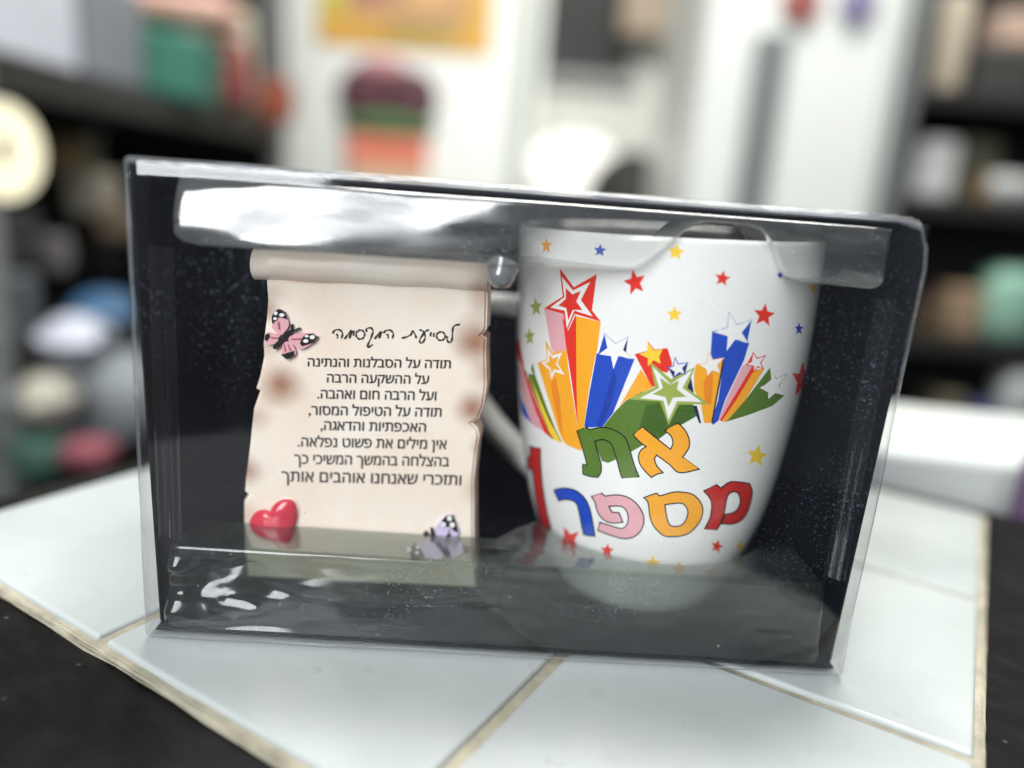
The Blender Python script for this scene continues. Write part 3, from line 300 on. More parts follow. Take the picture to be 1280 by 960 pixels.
 (6,'ink','R',[[-25.28,39.35],[-21.48,41.3],[-20.5,40.65],[-19.9,40.87],[-19.2,41.12],[-18.51,41.36],[-17.82,41.55],[-17.14,41.69],[-16.45,41.8],[-15.77,41.86],[-15.08,41.84],[-14.38,41.74],[-13.67,41.57],[-12.98,41.34],[-12.32,41.04],[-11.71,40.66],[-11.12,40.2],[-10.57,39.69],[-10.09,39.18],[-9.66,38.66],[-9.28,38.12],[-8.95,37.56],[-8.69,36.98],[-8.47,36.38],[-8.32,35.75],[-8.22,35.11],[-8.2,34.45],[-8.25,33.78],[-8.37,33.08],[-8.56,32.39],[-8.83,31.74],[-9.17,31.11],[-9.59,30.51],[-10.07,29.95],[-10.57,29.48],[-11.1,29.09],[-11.66,28.79],[-12.23,28.55],[-12.8,28.36],[-13.34,28.2],[-13.86,28.09],[-14.43,28.02],[-15.13,28.0],[-16.03,28.04],[-17.06,28.13],[-18.13,28.24],[-19.17,28.34],[-20.13,28.46],[-21.08,28.58],[-22.02,28.71],[-23.15,28.85],[-22.28,32.15],[-21.31,32.07],[-20.57,32.0],[-19.82,31.93],[-19.06,31.86],[-18.22,31.77],[-17.34,31.66],[-16.52,31.58],[-15.83,31.56],[-15.33,31.58],[-14.96,31.65],[-14.67,31.77],[-14.39,31.96],[-14.11,32.24],[-13.84,32.6],[-13.62,33.02],[-13.46,33.47],[-13.36,33.96],[-13.31,34.52],[-13.32,35.09],[-13.38,35.6],[-13.5,36.07],[-13.67,36.52],[-13.88,36.93],[-14.12,37.27],[-14.37,37.56],[-14.65,37.79],[-14.96,37.97],[-15.29,38.08],[-15.67,38.13],[-16.1,38.11],[-16.57,38.04],[-17.06,37.96],[-17.57,37.85],[-18.1,37.71],[-18.66,37.55],[-18.93,37.48],[-18.13,36.18],[-15.94,36.45],[-14.41,33.39],[-15.37,33.11],[-16.1,32.88],[-16.82,32.67],[-17.51,32.51],[-18.14,32.42],[-18.73,32.36],[-19.3,32.37],[-19.87,32.44],[-20.43,32.6],[-20.97,32.82],[-21.48,33.11],[-21.94,33.45],[-22.35,33.86],[-22.72,34.34],[-23.04,34.86],[-23.32,35.4],[-23.52,35.99],[-23.66,36.62],[-23.8,37.22],[-23.97,37.74],[-24.22,38.15],[-24.51,38.5],[-24.82,38.83]],[[-24.64,39.3],[-21.57,40.87],[-20.62,40.23],[-19.83,40.52],[-19.14,40.78],[-18.46,41.01],[-17.79,41.19],[-17.12,41.33],[-16.46,41.44],[-15.8,41.49],[-15.15,41.47],[-14.47,41.38],[-13.79,41.22],[-13.12,41.0],[-12.5,40.71],[-11.91,40.35],[-11.35,39.91],[-10.82,39.42],[-10.35,38.92],[-9.94,38.43],[-9.57,37.91],[-9.27,37.38],[-9.01,36.83],[-8.81,36.26],[-8.67,35.67],[-8.58,35.07],[-8.56,34.45],[-8.61,33.82],[-8.73,33.16],[-8.91,32.51],[-9.15,31.9],[-9.48,31.32],[-9.88,30.75],[-10.33,30.22],[-10.79,29.78],[-11.27,29.43],[-11.79,29.16],[-12.33,28.93],[-12.88,28.74],[-13.39,28.59],[-13.87,28.49],[-14.4,28.43],[-15.07,28.41],[-15.94,28.45],[-16.95,28.54],[-18.01,28.64],[-19.03,28.75],[-19.98,28.87],[-20.92,29.0],[-21.85,29.13],[-22.63,29.22],[-21.99,31.71],[-21.44,31.67],[-20.7,31.6],[-19.95,31.53],[-19.18,31.46],[-18.34,31.37],[-17.45,31.27],[-16.6,31.19],[-15.89,31.16],[-15.34,31.2],[-14.91,31.27],[-14.53,31.43],[-14.18,31.66],[-13.84,32.0],[-13.54,32.42],[-13.29,32.89],[-13.1,33.39],[-12.99,33.94],[-12.95,34.55],[-12.96,35.15],[-13.02,35.71],[-13.15,36.22],[-13.34,36.71],[-13.57,37.15],[-13.83,37.53],[-14.11,37.84],[-14.43,38.11],[-14.78,38.31],[-15.18,38.45],[-15.61,38.5],[-16.09,38.48],[-16.57,38.41],[-17.07,38.33],[-17.59,38.22],[-18.14,38.08],[-18.7,37.92],[-19.54,37.68],[-18.36,35.77],[-16.18,36.05],[-14.96,33.62],[-15.43,33.48],[-16.15,33.25],[-16.86,33.05],[-17.51,32.9],[-18.11,32.81],[-18.67,32.76],[-19.2,32.76],[-19.71,32.83],[-20.22,32.97],[-20.73,33.18],[-21.2,33.45],[-21.64,33.78],[-22.02,34.16],[-22.36,34.61],[-22.67,35.11],[-22.93,35.62],[-23.13,36.18],[-23.27,36.79],[-23.41,37.41],[-23.6,37.96],[-23.86,38.41],[-24.17,38.79],[-24.48,39.13]]),
 (5,'orange',[[[-9.07,41.94],[-8.18,42.42],[-7.27,42.92],[-6.42,43.34],[-5.75,43.59],[-5.36,43.55],[-5.16,43.31],[-4.96,43.06],[-4.54,43.0],[-3.8,43.22],[-2.85,43.61],[-1.86,44.0],[-0.99,44.28],[-0.29,44.4],[0.33,44.44],[0.94,44.42],[1.59,44.37],[2.33,44.31],[3.11,44.21],[3.9,44.05],[4.63,43.8],[5.3,43.44],[5.95,43.0],[6.55,42.49],[7.1,41.95],[7.6,41.37],[8.05,40.75],[8.44,40.1],[8.73,39.44],[8.93,38.75],[9.05,38.03],[9.08,37.31],[9.04,36.62],[8.93,35.97],[8.73,35.34],[8.46,34.72],[8.14,34.13],[7.77,33.54],[7.33,32.95],[6.85,32.41],[6.33,31.95],[5.8,31.58],[5.23,31.28],[4.62,31.04],[3.96,30.85],[3.21,30.7],[2.4,30.59],[1.58,30.52],[0.82,30.48],[0.14,30.46],[-0.5,30.47],[-1.12,30.54],[-1.73,30.7],[-2.36,31.0],[-2.98,31.4],[-3.58,31.86],[-4.13,32.33],[-4.63,32.8],[-5.1,33.3],[-5.52,33.83],[-5.9,34.41],[-6.22,35.04],[-6.5,35.73],[-6.73,36.43],[-6.94,37.13],[-7.12,37.84],[-7.26,38.57],[-7.38,39.26],[-7.51,39.84],[-7.64,40.28],[-7.77,40.61],[-7.9,40.89],[-8.07,41.15],[-8.29,41.38],[-8.55,41.58],[-8.81,41.76]],[[-2.84,40.4],[-2.34,40.51],[-1.85,40.62],[-1.35,40.73],[-0.8,40.82],[-0.16,40.92],[0.54,41.03],[1.23,41.09],[1.82,41.06],[2.28,40.94],[2.66,40.74],[3.0,40.48],[3.31,40.16],[3.63,39.78],[3.93,39.32],[4.18,38.83],[4.34,38.32],[4.41,37.78],[4.39,37.22],[4.31,36.66],[4.2,36.13],[4.05,35.64],[3.85,35.16],[3.6,34.74],[3.27,34.4],[2.82,34.14],[2.27,33.96],[1.71,33.85],[1.2,33.79],[0.75,33.79],[0.33,33.84],[-0.06,33.96],[-0.4,34.15],[-0.7,34.43],[-0.95,34.79],[-1.17,35.21],[-1.4,35.69],[-1.62,36.24],[-1.85,36.87],[-2.06,37.52],[-2.25,38.14],[-2.41,38.72],[-2.56,39.28],[-2.7,39.84]]]),
 (6,'ink','R',[[-9.41,41.96],[-8.26,42.58],[-7.34,43.08],[-6.49,43.51],[-5.77,43.77],[-5.27,43.72],[-5.04,43.42],[-4.88,43.23],[-4.56,43.18],[-3.86,43.4],[-2.92,43.77],[-1.93,44.17],[-1.05,44.45],[-0.33,44.57],[0.31,44.61],[0.92,44.6],[1.58,44.55],[2.32,44.48],[3.11,44.39],[3.91,44.22],[4.67,43.96],[5.38,43.59],[6.04,43.13],[6.67,42.61],[7.23,42.05],[7.75,41.46],[8.21,40.82],[8.61,40.15],[8.92,39.46],[9.13,38.74],[9.25,37.99],[9.29,37.26],[9.25,36.55],[9.13,35.88],[8.92,35.23],[8.65,34.61],[8.33,34.01],[7.95,33.41],[7.5,32.81],[7.01,32.26],[6.49,31.78],[5.93,31.4],[5.35,31.1],[4.72,30.86],[4.04,30.66],[3.28,30.5],[2.46,30.39],[1.63,30.32],[0.86,30.29],[0.17,30.27],[-0.48,30.27],[-1.13,30.34],[-1.78,30.52],[-2.44,30.83],[-3.08,31.24],[-3.69,31.71],[-4.24,32.18],[-4.76,32.66],[-5.23,33.17],[-5.67,33.72],[-6.05,34.31],[-6.38,34.96],[-6.66,35.66],[-6.9,36.38],[-7.11,37.08],[-7.29,37.8],[-7.43,38.54],[-7.55,39.22],[-7.68,39.79],[-7.81,40.22],[-7.92,40.54],[-8.05,40.8],[-8.21,41.03],[-8.41,41.25],[-8.64,41.43],[-8.91,41.6]],[[-8.73,41.92],[-8.11,42.26],[-7.19,42.76],[-6.36,43.18],[-5.72,43.41],[-5.44,43.38],[-5.29,43.2],[-5.04,42.9],[-4.52,42.82],[-3.73,43.05],[-2.78,43.44],[-1.8,43.84],[-0.94,44.1],[-0.25,44.22],[0.35,44.26],[0.95,44.24],[1.6,44.19],[2.33,44.13],[3.11,44.03],[3.88,43.88],[4.58,43.64],[5.23,43.29],[5.86,42.86],[6.44,42.37],[6.97,41.84],[7.46,41.28],[7.89,40.68],[8.26,40.06],[8.54,39.42],[8.74,38.76],[8.85,38.06],[8.88,37.36],[8.84,36.69],[8.73,36.06],[8.53,35.44],[8.27,34.84],[7.96,34.26],[7.59,33.67],[7.16,33.1],[6.68,32.56],[6.18,32.11],[5.66,31.75],[5.11,31.46],[4.52,31.23],[3.88,31.04],[3.15,30.89],[2.35,30.78],[1.54,30.72],[0.79,30.68],[0.11,30.66],[-0.51,30.66],[-1.1,30.73],[-1.69,30.89],[-2.28,31.17],[-2.89,31.56],[-3.47,32.01],[-4.01,32.47],[-4.51,32.93],[-4.97,33.42],[-5.38,33.94],[-5.75,34.5],[-6.06,35.12],[-6.33,35.79],[-6.57,36.49],[-6.77,37.18],[-6.95,37.88],[-7.08,38.61],[-7.21,39.3],[-7.34,39.89],[-7.48,40.34],[-7.61,40.69],[-7.75,40.99],[-7.94,41.27],[-8.18,41.52],[-8.45,41.73],[-8.71,41.91]]),
 (6,'ink','R',[[-3.05,40.54],[-2.39,40.69],[-1.9,40.8],[-1.39,40.91],[-0.84,41.0],[-0.2,41.1],[0.5,41.21],[1.2,41.27],[1.82,41.24],[2.32,41.11],[2.74,40.89],[3.1,40.61],[3.44,40.27],[3.77,39.87],[4.09,39.39],[4.35,38.87],[4.53,38.32],[4.6,37.76],[4.58,37.17],[4.5,36.59],[4.38,36.05],[4.23,35.55],[4.03,35.06],[3.76,34.61],[3.4,34.24],[2.92,33.97],[2.35,33.78],[1.76,33.66],[1.24,33.6],[0.76,33.6],[0.31,33.65],[-0.11,33.78],[-0.5,34.0],[-0.83,34.32],[-1.1,34.7],[-1.33,35.14],[-1.56,35.62],[-1.79,36.19],[-2.02,36.82],[-2.23,37.47],[-2.42,38.1],[-2.58,38.68],[-2.73,39.25],[-2.87,39.81]],[[-2.63,40.26],[-2.29,40.34],[-1.8,40.45],[-1.3,40.55],[-0.75,40.64],[-0.11,40.74],[0.58,40.84],[1.25,40.9],[1.81,40.88],[2.24,40.77],[2.58,40.59],[2.89,40.35],[3.18,40.05],[3.49,39.69],[3.77,39.25],[4.0,38.78],[4.16,38.31],[4.22,37.81],[4.2,37.27],[4.13,36.72],[4.01,36.21],[3.86,35.73],[3.68,35.27],[3.44,34.87],[3.14,34.56],[2.72,34.32],[2.2,34.15],[1.65,34.04],[1.16,33.98],[0.73,33.98],[0.34,34.02],[-0.0,34.13],[-0.31,34.3],[-0.56,34.55],[-0.79,34.88],[-1.01,35.28],[-1.23,35.75],[-1.46,36.3],[-1.68,36.91],[-1.89,37.56],[-2.08,38.18],[-2.24,38.75],[-2.39,39.32],[-2.53,39.88]]),
 (5,'deep_red',[[[7.95,44.69],[11.68,46.38],[13.27,45.22],[13.87,45.66],[14.46,46.12],[15.08,46.52],[15.76,46.78],[16.5,46.85],[17.3,46.78],[18.16,46.63],[19.1,46.46],[20.16,46.24],[21.34,45.96],[22.61,45.64],[23.92,45.31],[24.49,44.71],[25.11,44.11],[25.7,43.48],[26.2,42.82],[26.56,42.13],[26.83,41.42],[27.02,40.67],[27.16,39.83],[27.28,38.84],[27.35,37.72],[27.33,36.63],[27.18,35.71],[26.9,34.98],[26.5,34.38],[25.98,33.9],[25.3,33.52],[24.48,33.26],[23.53,33.09],[22.5,33.02],[21.43,33.03],[20.32,33.15],[19.15,33.37],[17.98,33.62],[16.88,33.83],[17.23,36.81],[18.02,36.79],[18.86,36.74],[19.66,36.73],[20.37,36.83],[20.96,37.06],[21.46,37.39],[21.85,37.8],[22.11,38.28],[22.21,38.84],[22.17,39.5],[22.02,40.18],[21.78,40.83],[21.42,41.42],[20.95,41.99],[20.45,42.54],[19.98,43.1],[19.49,43.27],[19.0,43.46],[18.53,43.61],[18.09,43.66],[17.63,43.6],[17.17,43.46],[16.76,43.24],[16.47,42.94],[16.32,42.57],[16.27,42.12],[16.29,41.6],[16.32,40.97],[16.37,40.22],[16.48,39.36],[16.58,38.44],[16.63,37.52],[16.61,36.55],[16.55,35.52],[16.45,34.55],[16.34,33.74],[16.18,33.17],[15.98,32.76],[15.77,32.42],[15.57,32.05],[11.0,32.83],[11.27,33.73],[11.57,34.6],[11.81,35.49],[11.94,36.43],[11.93,37.46],[11.82,38.56],[11.64,39.61],[11.42,40.51],[11.17,41.2],[10.86,41.75],[10.5,42.23],[10.09,42.73],[9.61,43.24],[9.06,43.73],[8.49,44.21]]]),
 (6,'ink','R',[[7.62,44.76],[11.66,46.6],[13.22,45.46],[13.7,45.81],[14.3,46.28],[14.93,46.69],[15.64,46.96],[16.42,47.04],[17.25,46.97],[18.12,46.82],[19.07,46.64],[20.13,46.43],[21.32,46.15],[22.58,45.83],[24.04,45.46],[24.71,44.75],[25.34,44.14],[25.96,43.49],[26.49,42.79],[26.88,42.07],[27.16,41.34],[27.36,40.57],[27.51,39.72],[27.63,38.72],[27.7,37.59],[27.69,36.49],[27.54,35.55],[27.25,34.8],[26.84,34.19],[26.29,33.7],[25.59,33.31],[24.72,33.04],[23.73,32.87],[22.67,32.8],[21.56,32.81],[20.41,32.94],[19.21,33.17],[18.04,33.42],[16.6,33.69],[17.0,37.01],[17.93,36.99],[18.75,36.94],[19.53,36.94],[20.18,37.03],[20.74,37.25],[21.22,37.56],[21.59,37.96],[21.83,38.41],[21.93,38.95],[21.89,39.58],[21.74,40.24],[21.52,40.85],[21.19,41.4],[20.75,41.94],[20.25,42.5],[19.85,42.97],[19.47,43.1],[18.99,43.29],[18.57,43.42],[18.18,43.46],[17.76,43.41],[17.33,43.28],[16.95,43.08],[16.68,42.81],[16.55,42.47],[16.51,42.05],[16.52,41.53],[16.55,40.91],[16.61,40.16],[16.71,39.3],[16.82,38.37],[16.87,37.44],[16.85,36.46],[16.79,35.43],[16.7,34.45],[16.58,33.63],[16.42,33.04],[16.22,32.62],[16.0,32.28],[15.76,31.82],[10.71,32.68],[11.06,33.83],[11.35,34.71],[11.6,35.59],[11.73,36.5],[11.72,37.51],[11.61,38.59],[11.44,39.63],[11.22,40.51],[10.98,41.17],[10.69,41.69],[10.35,42.16],[9.95,42.64],[9.48,43.13],[8.95,43.61],[8.38,44.09]],[[8.27,44.63],[11.7,46.17],[13.32,44.98],[14.03,45.5],[14.63,45.96],[15.23,46.36],[15.88,46.6],[16.58,46.67],[17.34,46.6],[18.19,46.45],[19.14,46.27],[20.2,46.06],[21.37,45.78],[22.64,45.46],[23.8,45.16],[24.27,44.67],[24.88,44.07],[25.44,43.47],[25.9,42.85],[26.25,42.19],[26.5,41.5],[26.69,40.76],[26.82,39.94],[26.93,38.96],[26.99,37.85],[26.97,36.77],[26.83,35.86],[26.55,35.15],[26.17,34.57],[25.66,34.1],[25.02,33.73],[24.23,33.47],[23.32,33.31],[22.33,33.24],[21.3,33.24],[20.23,33.36],[19.09,33.57],[17.93,33.82],[17.16,33.97],[17.46,36.61],[18.12,36.59],[18.96,36.54],[19.8,36.52],[20.55,36.63],[21.18,36.87],[21.71,37.22],[22.12,37.64],[22.39,38.14],[22.5,38.74],[22.45,39.42],[22.29,40.12],[22.04,40.8],[21.65,41.43],[21.16,42.03],[20.64,42.59],[20.1,43.23],[19.51,43.44],[19.02,43.64],[18.5,43.8],[17.99,43.85],[17.49,43.79],[17.01,43.64],[16.57,43.4],[16.26,43.08],[16.09,42.67],[16.05,42.2],[16.06,41.66],[16.09,41.03],[16.14,40.28],[16.24,39.42],[16.34,38.5],[16.39,37.59],[16.36,36.63],[16.3,35.61],[16.21,34.64],[16.09,33.85],[15.94,33.29],[15.75,32.9],[15.54,32.57],[15.38,32.28],[11.29,32.98],[11.48,33.62],[11.78,34.5],[12.03,35.4],[12.16,36.35],[12.15,37.41],[12.03,38.52],[11.85,39.59],[11.62,40.51],[11.35,41.22],[11.03,41.8],[10.65,42.31],[10.23,42.82],[9.73,43.35],[9.17,43.85],[8.6,44.33]]),
]
N_BURST, N_STARS = 53, 75
SCROLL = {
 'outline': [[25.291, 92.416], [25.686, 87.25], [25.255, 81.958], [24.395, 75.493], [24.59, 72.268], [23.51, 66.737], [22.429, 63.132], [23.487, 62.542], [22.838, 60.718], [21.749, 57.288], [20.584, 46.294], [19.409, 36.903], [19.154, 33.342], [20.243, 32.467], [18.904, 30.47], [18.82, 22.515], [18.966, 15.172], [19.336, 7.218], [40.191, 7.348], [62.982, 7.854], [85.228, 8.063], [83.974, 17.059], [82.908, 26.864], [82.458, 34.099], [82.016, 41.216], [82.237, 48.263], [82.745, 54.073], [82.18, 56.093], [80.564, 57.575], [82.224, 58.827], [83.458, 63.204], [83.735, 68.802], [82.945, 77.522], [82.914, 81.194], [81.595, 81.96], [82.758, 83.544], [82.518, 90.318], [82.172, 95.522]],
 'roll': [[22.247, 96.302], [82.654, 97.63]],
 'rolltb': [[22.68, 99.995], [23.042, 93.077], [82.009, 101.083], [82.048, 94.264]],
 'script': [[[75.784, 84.412], [74.553, 84.102], [73.972, 83.331], [73.895, 81.896], [73.89, 80.302], [73.407, 79.372], [72.76, 79.741], [72.499, 80.521], [72.691, 81.013]], [[70.298, 81.898], [70.851, 82.091], [71.42, 81.978], [71.852, 81.59], [72.033, 81.03], [71.913, 80.447], [71.524, 79.999], [70.969, 79.805], [70.4, 79.918], [69.967, 80.308], [69.788, 80.869], [69.909, 81.451], [70.298, 81.898]], [[69.058, 81.708], [69.05, 80.593]], [[68.269, 81.873], [68.17, 80.689]], [[67.712, 82.405], [67.009, 82.101], [66.27, 81.189], [65.549, 79.863], [65.429, 79.056], [65.915, 78.707], [66.598, 79.523], [66.798, 80.59], [66.241, 81.823], [65.6, 82.19], [65.235, 81.973]], [[64.516, 79.885], [64.198, 80.722], [63.596, 81.633], [63.223, 81.606], [63.157, 80.966], [62.249, 80.264], [61.02, 79.761], [60.547, 79.855]], [[55.838, 80.662], [56.437, 81.372], [57.52, 81.577], [58.322, 80.936], [58.382, 80.145], [58.162, 79.333]], [[56.623, 80.496], [57.106, 80.054], [57.037, 79.348]], [[53.556, 78.907], [54.301, 80.012], [54.989, 80.919], [54.768, 80.045], [54.733, 79.183]], [[54.733, 79.183], [55.136, 80.231], [55.483, 81.05]], [[51.385, 80.66], [51.393, 81.485], [52.378, 81.841], [53.05, 81.192], [52.897, 80.07], [52.322, 78.436], [51.797, 77.119], [51.813, 76.576], [52.522, 76.915], [53.131, 77.471]], [[49.203, 80.849], [49.757, 81.051], [50.32, 80.93], [50.741, 80.519], [50.908, 79.927], [50.774, 79.313], [50.376, 78.841], [49.82, 78.639], [49.256, 78.761], [48.835, 79.174], [48.67, 79.766], [48.805, 80.379], [49.203, 80.849]], [[48.115, 80.837], [47.994, 79.4]], [[45.621, 78.338], [46.437, 79.447], [47.34, 80.782], [47.055, 79.65], [46.954, 78.625]], [[46.954, 78.625], [47.365, 79.672], [47.776, 80.718]], [[42.486, 79.576], [43.091, 80.476], [44.235, 80.717], [45.056, 80.078], [45.074, 79.19], [44.779, 78.373]], [[43.419, 79.548], [43.893, 79.105], [43.751, 78.395]]],
 'lines': [('תודה על הסבלנות והנתינה', [36.179, 70.266], [73.887, 72.403], 2.242), ('על ההשקעה הרבה', [41.316, 66.239], [68.36, 67.713], 2.309), ('ועל הרבה חום ואהבה.', [38.824, 61.624], [70.509, 63.3], 2.4), ('תודה על הטיפול המסור,', [36.522, 56.864], [72.141, 58.8], 2.471), ('האכפתיות והדאגה,', [39.799, 52.787], [68.138, 54.198], 2.496), ('אין מילים את פשוט נפלאה.', [33.685, 47.666], [73.972, 49.66], 2.569), ('בהצלחה בהמשך המשיכי כך', [32.736, 42.621], [74.963, 44.726], 2.646), ('ותזכרי שאנחנו אוהבים אותך', [29.257, 37.228], [78.575, 39.44], 2.911)],
 'pinkfly': [('pink', [[27.096, 81.296], [27.055, 81.707], [26.976, 82.181], [26.925, 82.674], [26.969, 83.139], [27.147, 83.596], [27.416, 84.059], [27.72, 84.475], [28.007, 84.796], [28.259, 85.009], [28.508, 85.141], [28.765, 85.198], [29.042, 85.186], [29.359, 85.11], [29.705, 84.965], [30.044, 84.743], [30.338, 84.438], [30.587, 84.005], [30.807, 83.462], [30.989, 82.893], [31.123, 82.381], [31.221, 81.959], [31.285, 81.581], [31.282, 81.205], [31.18, 80.793], [30.935, 80.298], [30.575, 79.754], [30.18, 79.239], [29.831, 78.831], [29.549, 78.573], [29.29, 78.418], [29.042, 78.303], [28.788, 78.168], [28.286, 78.706], [27.753, 79.258], [27.283, 79.779], [26.965, 80.224], [26.867, 80.542], [26.925, 80.772], [27.036, 80.996]]), ('pink', [[25.267, 78.236], [25.453, 78.414], [25.611, 78.611], [25.825, 78.77], [26.181, 78.835], [26.737, 78.769], [27.435, 78.608], [28.191, 78.41], [28.919, 78.231], [28.751, 77.72], [28.601, 77.19], [28.415, 76.698], [28.136, 76.299], [27.704, 75.995], [27.163, 75.762], [26.618, 75.614], [26.173, 75.567], [25.85, 75.633], [25.594, 75.801], [25.4, 76.05], [25.261, 76.361], [25.198, 76.754], [25.207, 77.232], [25.244, 77.742]]), ('pink', [[31.399, 78.141], [32.038, 78.446], [32.669, 78.767], [33.316, 79.056], [34.004, 79.264], [34.783, 79.377], [35.626, 79.422], [36.442, 79.411], [37.137, 79.355], [37.664, 79.24], [38.08, 79.064], [38.451, 78.864], [38.845, 78.676], [38.589, 78.256], [38.356, 77.837], [38.078, 77.414], [37.687, 76.983], [37.114, 76.495], [36.412, 75.967], [35.696, 75.497], [35.082, 75.181], [34.628, 75.045], [34.263, 75.038], [33.914, 75.142], [33.507, 75.338], [32.969, 75.676], [32.356, 76.147], [31.793, 76.647], [31.403, 77.07], [31.255, 77.384], [31.27, 77.647], [31.351, 77.889]]), ('pink', [[29.835, 76.689], [31.927, 76.839], [32.261, 76.233], [32.621, 75.611], [32.931, 75.019], [33.119, 74.501], [33.168, 74.081], [33.115, 73.732], [32.968, 73.422], [32.733, 73.121], [32.376, 72.829], [31.906, 72.562], [31.39, 72.303], [30.897, 72.04], [29.317, 73.147]]), ('ink', [[27.096, 81.296], [27.037, 81.761], [26.96, 82.23], [26.919, 82.692], [26.969, 83.139], [27.147, 83.596], [27.416, 84.059], [27.72, 84.475], [28.007, 84.796], [28.259, 85.009], [28.508, 85.141], [28.765, 85.198], [29.042, 85.186], [29.363, 85.101], [29.715, 84.941], [30.055, 84.716], [30.338, 84.438], [30.542, 84.085], [30.693, 83.661], [30.824, 83.207], [30.965, 82.767], [30.396, 82.898], [29.811, 83.055], [29.258, 83.161], [28.784, 83.138], [28.406, 82.919], [28.097, 82.56], [27.839, 82.171], [27.617, 81.863], [27.441, 81.672], [27.316, 81.535], [27.211, 81.421]]), ('ink', [[35.314, 78.69], [35.721, 78.989], [36.187, 79.197], [36.672, 79.317], [37.137, 79.355], [37.572, 79.28], [37.998, 79.1], [38.42, 78.877], [38.845, 78.676], [38.595, 78.278], [38.372, 77.875], [38.096, 77.482], [37.685, 77.117], [37.088, 76.792], [36.357, 76.495], [35.572, 76.208], [34.814, 75.916], [34.233, 76.574], [34.486, 77.138], [34.728, 77.724], [34.992, 78.264]]), ('ink', [[29.317, 73.147], [30.891, 73.801], [32.778, 74.476], [32.68, 73.117], [30.897, 72.04]]), ('ink', [[25.267, 78.236], [26.181, 78.702], [26.44, 77.919], [25.654, 76.657], [25.08, 76.884]]), ('white', [[28.525, 84.175], [28.479, 83.966], [28.349, 83.791], [28.162, 83.686], [27.955, 83.671], [27.768, 83.749], [27.638, 83.905], [27.592, 84.108], [27.638, 84.317], [27.768, 84.491], [27.955, 84.596], [28.162, 84.611], [28.349, 84.533], [28.478, 84.377]]), ('white', [[30.287, 83.854], [30.221, 83.643], [30.035, 83.464], [29.764, 83.353], [29.464, 83.331], [29.194, 83.404], [29.006, 83.555], [28.94, 83.757], [29.006, 83.967], [29.193, 84.146], [29.463, 84.257], [29.763, 84.279], [30.033, 84.207], [30.22, 84.055]]), ('white', [[28.344, 82.763], [28.297, 82.599], [28.168, 82.461], [27.98, 82.375], [27.772, 82.36], [27.585, 82.418], [27.456, 82.538], [27.41, 82.695], [27.456, 82.859], [27.586, 82.997], [27.773, 83.082], [27.981, 83.097], [28.168, 83.039], [28.297, 82.92]]), ('white', [[36.53, 77.437], [36.464, 77.223], [36.277, 77.041], [36.005, 76.928], [35.702, 76.907], [35.428, 76.98], [35.238, 77.135], [35.169, 77.34], [35.235, 77.554], [35.422, 77.735], [35.694, 77.848], [35.996, 77.87], [36.27, 77.796], [36.46, 77.642]]), ('white', [[38.218, 78.577], [38.154, 78.34], [37.967, 78.14], [37.696, 78.017], [37.393, 77.996], [37.119, 78.079], [36.929, 78.252], [36.859, 78.48], [36.924, 78.717], [37.11, 78.916], [37.381, 79.039], [37.684, 79.061], [37.957, 78.977], [38.148, 78.804]]), ('white', [[36.621, 78.73], [36.571, 78.587], [36.427, 78.465], [36.218, 78.388], [35.985, 78.371], [35.775, 78.418], [35.629, 78.52], [35.576, 78.655], [35.627, 78.798], [35.771, 78.92], [35.979, 78.997], [36.212, 79.014], [36.422, 78.967], [36.568, 78.866]]), ('ink', [[27.481, 74.502], [27.399, 74.704], [27.285, 74.884], [27.236, 75.107], [27.351, 75.436], [27.691, 75.916], [28.193, 76.504], [28.763, 77.13], [29.311, 77.724], [29.847, 78.326], [30.409, 78.956], [30.942, 79.507], [31.392, 79.876], [31.726, 79.993], [31.979, 79.927], [32.199, 79.788], [32.436, 79.685], [31.989, 79.083], [31.545, 78.478], [31.092, 77.875], [30.618, 77.282], [30.091, 76.657], [29.526, 76.012], [28.985, 75.427], [28.529, 74.982], [28.193, 74.733], [27.939, 74.628], [27.718, 74.579]]), ('ink', [[31.913, 79.914], [31.855, 81.373], [32.166, 81.528], [32.226, 79.936]]), ('ink', [[32.306, 79.676], [33.733, 80.711], [34.255, 80.588], [32.646, 79.513]]), ('rose', [[28.785, 81.948], [29.047, 79.841], [28.657, 80.079], [28.396, 81.654]]), ('rose', [[31.923, 77.777], [34.536, 78.045], [34.538, 77.697], [31.924, 77.509]]), ('rose', [[26.701, 77.804], [28.788, 77.82], [28.789, 77.633], [26.7, 77.483]]), ('rose', [[30.098, 76.17], [30.627, 74.322], [30.233, 74.294]]), ('rose', [[31.145, 76.245], [31.937, 74.686], [31.544, 74.523]])],
